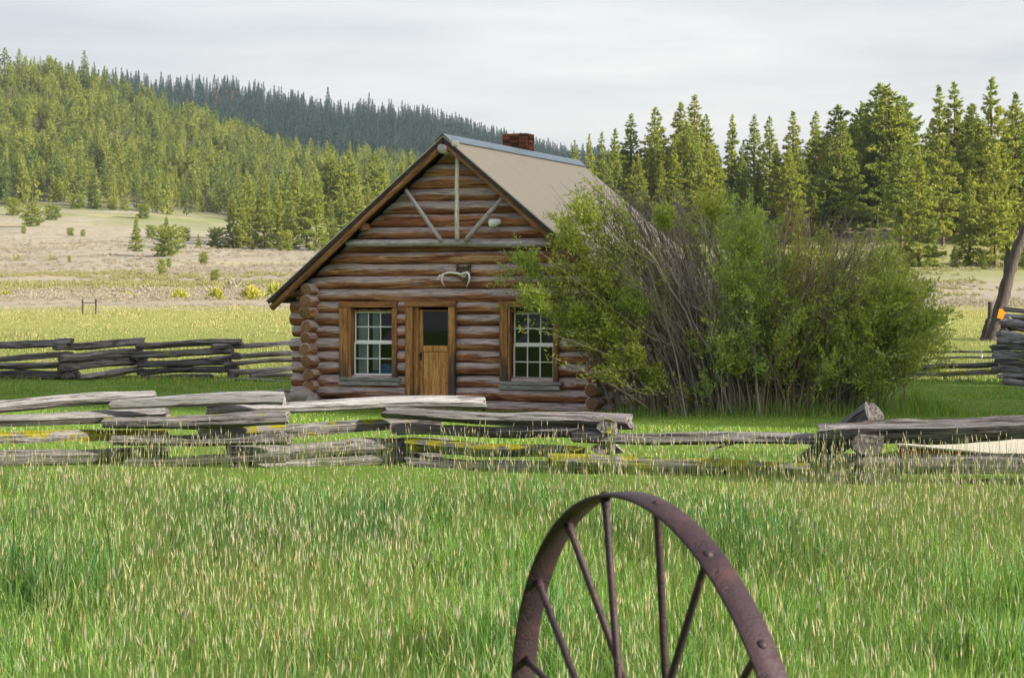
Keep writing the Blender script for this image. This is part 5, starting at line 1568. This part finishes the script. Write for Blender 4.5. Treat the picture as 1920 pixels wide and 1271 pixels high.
for (y0, y1, dens, w0, seed) in ((6.2, 10, 900, .0055, 1), (10, 15, 800, .0065, 2), (15, 21, 560, .0085, 3), (21, 29.5, 420, .0105, 4), (29.5, 45, 190, .016, 5), (45, 62, 95, .024, 6), (62, 90, 75, .020, 7), (90, 132, 44, .026, 8)):
    x, y, rr = scatter(y0, y1, dens, 3.4 if y0 < 30 else 5, 500+seed)
    k = ~inside_cabin(x, y); x, y = x[k], y[k]; n = len(x)
    T = tallness(x, y)
    clump = fbm(x/1.1, y/1.6, 21); big = fbm(x/4.5, y/5.5, 22)
    tuft = np.zeros(n)
    ox = oy = None
    lush = np.clip((fbm(x/1.9, y/3.0, 25)-.50)*5, 0, 1)
    if y0 < 29:
        # part of the blades stand in tufts, leaning out of the tuft's foot
        nt = int(n/55); tx = rr.uniform(x.min(), x.max(), nt); ty = rr.uniform(y0, y1, nt); th_ = rr.uniform(.55, 1.5, nt)
        sel = rr.random(n) < .58
        ti = rr.integers(0, nt, n)
        dx = rr.normal(0, .075, n)*(1+y/30); dy = rr.normal(0, .075, n)*(1+y/30)
        x = np.where(sel, tx[ti]+dx, x); y = np.where(sel, ty[ti]+dy, y)
        keep = (np.abs(x) < y*960/F+3.4); x, y, sel, ti, dx, dy = x[keep], y[keep], sel[keep], ti[keep], dx[keep], dy[keep]
        n = len(x); tuft = np.where(sel, th_[ti], 0); T = tallness(x, y); clump = fbm(x/1.1, y/1.6, 21); big = fbm(x/4.5, y/5.5, 22)
        lush = np.clip((fbm(x/1.9, y/3.0, 25)-.50)*5, 0, 1)
        ox, oy = np.where(sel, dx, 0), np.where(sel, dy, 0)
    h = T*np.where(tuft > 0, .25+.75*tuft*(.55+.6*clump), .30+.75*clump)*(.62+.75*lush)*rr.uniform(.5, 1.25, n)
    c = GREEN[rr.integers(0, 5, n)]
    c = c*(.72+.5*clump[:, None])
    tn = (tuft*7.3) % 1.0
    c = np.where((tuft > 0)[:, None], c*(.65+.55*tn[:, None])*np.array([.85, 1.0, 1.0]), c)
    c = c*(1-lush[:, None]*np.array([[.52, .30, .30]])*(y0 < 29))
    fy = fence_y(x)
    # straw share: more on the left and towards the fence, none in the lush clumps
    st = np.clip(.10+.50*(big-.42)*2-.02*x, 0, .5)*(y < fy)
    st = np.where((y >= fy) & (y < 62), .05+.16*(fbm(x/1.6, y/1.6, 23) > .58), st)
    st = np.where(y >= 62, np.clip((y-76)/60, .10, .62), st)
    st = np.where((y < fy) & (tuft > 0), st*.45, st)*np.where(y < fy, 1-.6*lush, 1)
    st = np.where((y < fy) & (y > fy-5), np.clip(st*1.6+.12, 0, .6), st)
    isst = rr.random(n) < st
    c = np.where(isst[:, None], STRAW[rr.integers(0, 3, n)], c)
    mid = (y >= fy) & (y < 62)
    c = np.where(mid[:, None], c*np.array([1.12, 1.10, .80]), c)
    c = np.where(((y >= 62) & (~isst))[:, None], c*np.array([1.16, .88, .85]), c)
    bend = np.abs(rr.normal(.25, .22, n)).clip(0, .9)
    pk = (y >= 62) & (y < 112) & (rr.random(n) < .30)
    c = np.where(pk[:, None], np.array([.235, .185, .120])*rr.uniform(.8, 1.2, (n, 1)), c)
    add_grass(blades((x, y, h, w0*rr.uniform(.7, 1.35, n), c, bend), 600+seed))
grass = mobj('grass', np_mesh('grass', np.concatenate(GV), [np.concatenate(GQ), np.concatenate(GT)], M['grass'], cols=np.concatenate(GC)))
tag(grass, 'meadow grass, tall before the fence and short and bright around the cabin', 'grass', kind='stuff')
# seed heads on thin stems
def seed_heads():
    VS, FS, CS = [], [], []; off = 0
    for (y0, y1, dens, sc, seed) in ((7, 12, 95, .72, 1), (12, 19, 85, .80, 2), (19, 27.6, 44, .85, 3), (40.5, 43, 12, 1.1, 4)):
        x, y, rr = scatter(y0, y1, dens, 2.0, 700+seed)
        big = fbm(x/4.5, y/5.5, 22); cl = fbm(x/1.5, y/1.5, 24)
        if y0 < 30: k = (rr.random(len(x)) < np.clip(.34+(big-.4)*3.2+1.5*(cl-.5)-.07*x, .05, 1)*np.where(y > fence_y(x)-3, .32, 1)*(1-.75*np.clip((fbm(x/1.9, y/3.0, 25)-.50)*5, 0, 1))) & (y < fence_y(x)+.2)
        else: k = (x > 2.2) & (x < 8)
        x, y = x[k], y[k]; n = len(x)
        z = ground_z(x, y)
        H = rr.uniform(.42, .74, n)*np.where(y > fence_y(x)-3, .68, 1); da = rr.uniform(0, 2*np.pi, n); ln = np.abs(rr.normal(.05, .07, n))
        top = np.stack([x+np.cos(da)*ln*H, y+np.sin(da)*ln*H, z+H], 1); B = np.stack([x, y, z], 1)
        dr = top-B; dr /= np.linalg.norm(dr, axis=1, keepdims=True)
        drop = np.stack([np.cos(da)*ln*1.1, np.sin(da)*ln*1.1, -ln*.4], 1); dh = dr+drop; dh /= np.linalg.norm(dh, axis=1, keepdims=True)
        L = rr.uniform(.055, .125, n)[:, None]*sc; R_ = rr.uniform(.0030, .0050, n)[:, None]*sc
        a = np.cross(dh, np.array([[.3, 1., .1]])); a /= np.linalg.norm(a, axis=1, keepdims=True); b = np.cross(dh, a)
        tip = top+dh*L
        ring = [top+dh*L*.35+(a*math.cos(q)+b*math.sin(q))*R_ for q in (0, 1.571, 3.142, 4.712)]
        sw = .0016*sc*np.clip(y/14, .8, 2)[:, None]
        V = np.stack([top, *ring, tip, B-a*sw, B+a*sw, top+a*sw*.7, top-a*sw*.7], 1).reshape(-1, 3)
        i = np.arange(n)[:, None]*10+off
        FS.append(np.concatenate([i+np.array([[0, 1+k_, 1+(k_+1) % 4]]) for k_ in range(4)]+[i+np.array([[5, 1+(k_+1) % 4, 1+k_]]) for k_ in range(4)]+[i+np.array([[6, 7, 8]]), i+np.array([[6, 8, 9]])]))
        hc = np.array([[.46, .42, .27], [.40, .39, .25], [.43, .35, .20], [.34, .37, .20], [.28, .26, .25]])[rr.integers(0, 5, n)]
        cc = np.repeat(hc[:, None], 10, 1); cc[:, 6:] = np.array([.26, .31, .10])
        VS.append(V); CS.append(cc.reshape(-1, 3)); off += len(V)
    o = mobj('seed_heads', np_mesh('seed_heads', np.concatenate(VS), np.concatenate(FS), M['grass'], cols=np.concatenate(CS)))
    tag(o, 'pale seed heads of timothy and foxtail standing above the tall grass', 'grass', kind='stuff')
seed_heads()

# ------------------------------------------------------------------ the big willow in front of the cabin's right side
wil = empty('willow_shrub', (4.6, 43.0, 0), 0, 'huge many stemmed willow shrub covering the right side of the cabin', 'shrub')
def willow():
    rr = np.random.default_rng(99)
    WO = np.array(wil.location)
    # outline of the crown as seen: column -> highest row
    tpx = np.array([935, 960, 1000, 1060, 1100, 1150, 1230, 1290, 1350, 1420, 1480, 1560, 1640, 1700, 1740, 1775])
    tpy = np.array([520, 480, 455, 385, 350, 345, 368, 385, 372, 372, 385, 395, 425, 490, 540, 600])
    stems, leafpts, leafdir, leafcol = [], [], [], []
    def leafy(px, py):
        # share of leaf on shoots ending there
        if px < 1130: v = .95 if py > 410 else .6
        elif px < 1325: v = .10 if py < 640 else .35
        elif px < 1450: v = .95 if py > 350 else .8
        elif px < 1690: v = .12 if py < 455 else (.5 if py < 520 and px < 1560 else .95)
        else: v = .97
        return v
    def bez(p0, p1, p2, n):
        t = np.linspace(0, 1, n)[:, None]
        return (1-t)**2*p0+2*t*(1-t)*p1+t**2*p2
    tubes = {'grey': [[], [], []], 'orange': [[], [], []]}
    def add_tube(kind, pts, r0, r1, col, sides=4):
        V, Fs = tube_geo(pts, list(np.linspace(r0, r1, len(pts))), sides, False)
        T = tubes[kind]; off = sum(len(q) for q in T[0])
        T[0].append(np.array(V)); T[1].append(np.array(Fs)+off); T[2].append(np.repeat(np.array([col]), len(V), 0))
    def add_leaves(pts, dirs, col, spread, num, size):
        m = len(pts)
        k = rr.integers(0, m, num)
        c = pts[k]+rr.normal(0, spread, (num, 3)); d = dirs[k]*.7+rr.normal(0, .7, (num, 3))+np.array([0, 0, .25])
        leafpts.append(c); leafdir.append(d); leafcol.append(np.repeat(col[None], num, 0)*rr.uniform(.75, 1.3, (num, 1)))
    N = 730
    for i in range(N):
        px = rr.uniform(940, 1772) if i < 600 else (rr.uniform(1120, 1330) if i < 675 else rr.uniform(1450, 1690))
        top = np.interp(px, tpx, tpy)
        if px < 1130 and rr.random() < .35: continue
        low = np.interp(px, [935, 1000, 1130, 1250, 1600, 1772], [600, 700, 740, 740, 740, 690])
        u = rr.random()
        py = top+(low-top)*((u**1.45) if i < 600 else u*.45)
        if px < 1130 and py > 560 and px < 1005+(py-560)*.75: continue
        Y = 43.0+rr.normal(0, 1.0)+(0.8 if u < .3 else -.6*u)
        if px < 1130: Y = min(Y, 41.7+rr.uniform(-.5, .5))          # in front of the wall
        if px < 1330: Y = min(Y, np.interp(px, [1130, 1330], [42.0, 44.5]))
        tip = np.array(P(px, py, Y))
        bpx = 1205+(px-940)/832*(1600-1205)+rr.normal(0, 38)
        bY = 42.4+rr.normal(0, .45)
        if px < 1200: bY = min(bY, 42.0)
        b = np.array(P(bpx, 770, bY)); b[2] = gz(b[0], b[1])-.05
        ctrl = b*.55+tip*.45; hgt = tip[2]-b[2]; out = tip[0]-b[0]
        ctrl[2] = b[2]+hgt*rr.uniform(.50, .82); ctrl[0] = b[0]+out*rr.uniform(.22, .45)
        nseg = 8
        pts = bez(b, ctrl, tip, nseg)+rr.normal(0, .075, (nseg, 3))*np.linspace(0, 1, nseg)[:, None]
        lf = leafy(px, py)*(1 if i < 600 else .15); isleaf = rr.random() < lf
        orange = (1450 < px < 1700 and py < 560 and rr.random() < .52) or rr.random() < .04
        col = np.array([.27, .175, .075]) if orange else np.array([.185, .160, .140])
        if not orange and rr.random() < .25: col = np.array([.30, .27, .23])
        if orange and px > 1560: col = np.array([.21, .15, .12])
        col = col*rr.uniform(.6, 1.25)
        kind = 'orange' if orange else 'grey'
        L = np.linalg.norm(tip-b)
        add_tube(kind, pts-WO, .008+.0032*L*rr.uniform(.5, 1.1), .003, col)
        # twigs
        base_col = np.array([.125, .205, .035]); 
        w_ = rr.random()
        lc = base_col*(1-w_)+np.array([.205, .275, .045])*w_
        if 1330 < px < 1450: lc = lc*np.array([.95, 1.05, 1.3])
        if px < 1110 and rr.random() < .3: lc = lc*np.array([1.3, 1.15, 1.0])
        ntw = rr.integers(7, 12) if isleaf else rr.integers(12, 18)
        for j in range(ntw):
            t = rr.uniform(.38, .98); q = t*(nseg-1); a = int(q); p = pts[a]*(1-(q-a))+pts[min(a+1, nseg-1)]*(q-a)
            d = pts[min(a+1, nseg-1)]-pts[a]; d = d/(np.linalg.norm(d)+1e-6)
            dd = d*.9+rr.normal(0, .42 if isleaf else .34, 3)+np.array([0, 0, .22]); dd /= np.linalg.norm(dd)
            ln = rr.uniform(.35, .95)*(1.1-.4*t)
            pp = np.stack([p, p+dd*ln*.5+rr.normal(0, .02, 3), p+dd*ln+np.array([0, 0, .05*ln])])
            add_tube(kind, pp-WO, .0048, .0022, col*rr.uniform(.8, 1.3), 3)
            if isleaf:
                tt = np.linspace(.15, 1, 10)[:, None]
                lp = p+dd*ln*tt
                add_leaves(lp, np.repeat(dd[None], 10, 0), lc, .035, int(rr.integers(16, 26)), .1)
        if isleaf:
            tt = np.linspace(.45, 1, 14)
            lp = np.stack([np.interp(tt*(nseg-1), np.arange(nseg), pts[:, k]) for k in range(3)], 1)
            add_leaves(lp, np.repeat(((tip-pts[-3])/np.linalg.norm(tip-pts[-3]))[None], 14, 0), lc, .05, 26, .1)
    # soft leafy clumps standing out in front of the stems
    for (cx_, cy_, cr) in [(1395, 430, 55), (1372, 520, 60), (1405, 600, 60), (1372, 662, 45), (1440, 545, 42), (1530, 622, 55), (1600, 640, 60), (1680, 598, 55), (1722, 642, 45), (1640, 560, 45),
                           (1560, 700, 50), (1640, 700, 50), (1480, 682, 45), (1122, 602, 50), (1172, 650, 45), (1072, 590, 42), (1005, 560, 32), (985, 492, 30), (1062, 440, 40), (1098, 398, 36),
                           (1182, 560, 34), (1108, 520, 42), (1245, 405, 24), (1330, 378, 36), (1702, 540, 40), (1745, 600, 30), (1142, 690, 36), (1215, 700, 34), (1425, 690, 40), (1300, 640, 30), (1345, 590, 36), (1590, 585, 40)]:
        Yc = 42.0+rr.uniform(-.8, .5) if cx_ > 1200 else 41.2+rr.uniform(-.4, .4)
        c = np.array(P(cx_, cy_, Yc)); rad = cr/F*Yc
        foot = np.array(P(1205+(cx_-940)/832*395, 770, 42.4)); ax_ = c-foot; ax_ /= np.linalg.norm(ax_)
        w_ = rr.uniform(0, 1); lc = np.array([.135, .225, .040])*(1-w_)+np.array([.215, .285, .055])*w_
        root = c-ax_*rad*1.5
        for j in range(int(10+cr*.55)):
            v = rr.normal(0, 1, 3); v /= np.linalg.norm(v); e = c+v*rad*np.array([1, .9, 1.05])*rr.uniform(.35, 1.0)**.6
            b0 = root+ax_*rad*rr.uniform(0, 1.2)+rr.normal(0, .05, 3)
            pts = bez(b0, (b0+e)/2+np.array([0, 0, .12])*rr.uniform(.3, 1), e, 6)
            add_tube('grey', pts-WO, .005, .002, np.array([.17, .155, .09])*rr.uniform(.7, 1.2), 3)
            dd = (pts[-1]-pts[-3]); dd /= np.linalg.norm(dd)+1e-6
            add_leaves(np.repeat(pts[1:], 3, 0)+rr.normal(0, .02, (15, 3)), np.repeat(dd[None], 15, 0), lc, .035, int(rr.integers(26, 40)), .1)
    # long low pale shoots reaching left across the window
    for (p0, p1, p2) in (((1215, 765), (1150, 715), (1030, 668)), ((1220, 700), (1090, 640), (985, 612)), ((1230, 640), (1120, 560), (1010, 470)), ((1240, 690), (1180, 690), (1095, 700)), ((1235, 740), (1190, 742), (1150, 705))):
        pts = bez(np.array(P(*p0, 41.6)), np.array(P(*p1, 41.2)), np.array(P(*p2, 41.0)), 9)
        add_tube('grey', pts-WO, .016, .005, np.array([.36, .31, .22]))
        add_leaves(pts[5:], np.repeat((pts[-1]-pts[-2])[None]/np.linalg.norm(pts[-1]-pts[-2]), 4, 0), np.array([.24, .28, .06]), .09, 60, .1)
    for kind, nm in (('grey', 'stems'), ('orange', 'stems')):
        T = tubes[kind]
        o = mobj('stems', np_mesh('stems', np.concatenate(T[0]), np.concatenate(T[1]), M['twig'], cols=np.concatenate(T[2])), wil)
        o['kind'] = 'stuff'; o['label'] = 'bare grey stems and twigs' if kind == 'grey' else 'orange brown stems on the right side'
    C = np.concatenate(leafpts)-WO; D = np.concatenate(leafdir); col = np.concatenate(leafcol); n = len(C)
    D /= np.linalg.norm(D, axis=1, keepdims=True)
    S = np.cross(D, rr.normal(0, 1, (n, 3))); S /= np.linalg.norm(S, axis=1, keepdims=True)
    L = rr.uniform(.06, .115, (n, 1)); Wd = L*rr.uniform(.14, .2, (n, 1))
    V = np.stack([C, C+D*L*.45+S*Wd, C+D*L, C+D*L*.45-S*Wd], 1).reshape(-1, 3)
    o = mobj('foliage', np_mesh('foliage', V, np.arange(4*n).reshape(-1, 4), M['leaf'], cols=np.repeat(col, 4, 0)), wil)
    o['kind'] = 'stuff'
    print('willow leaves', n)
willow()
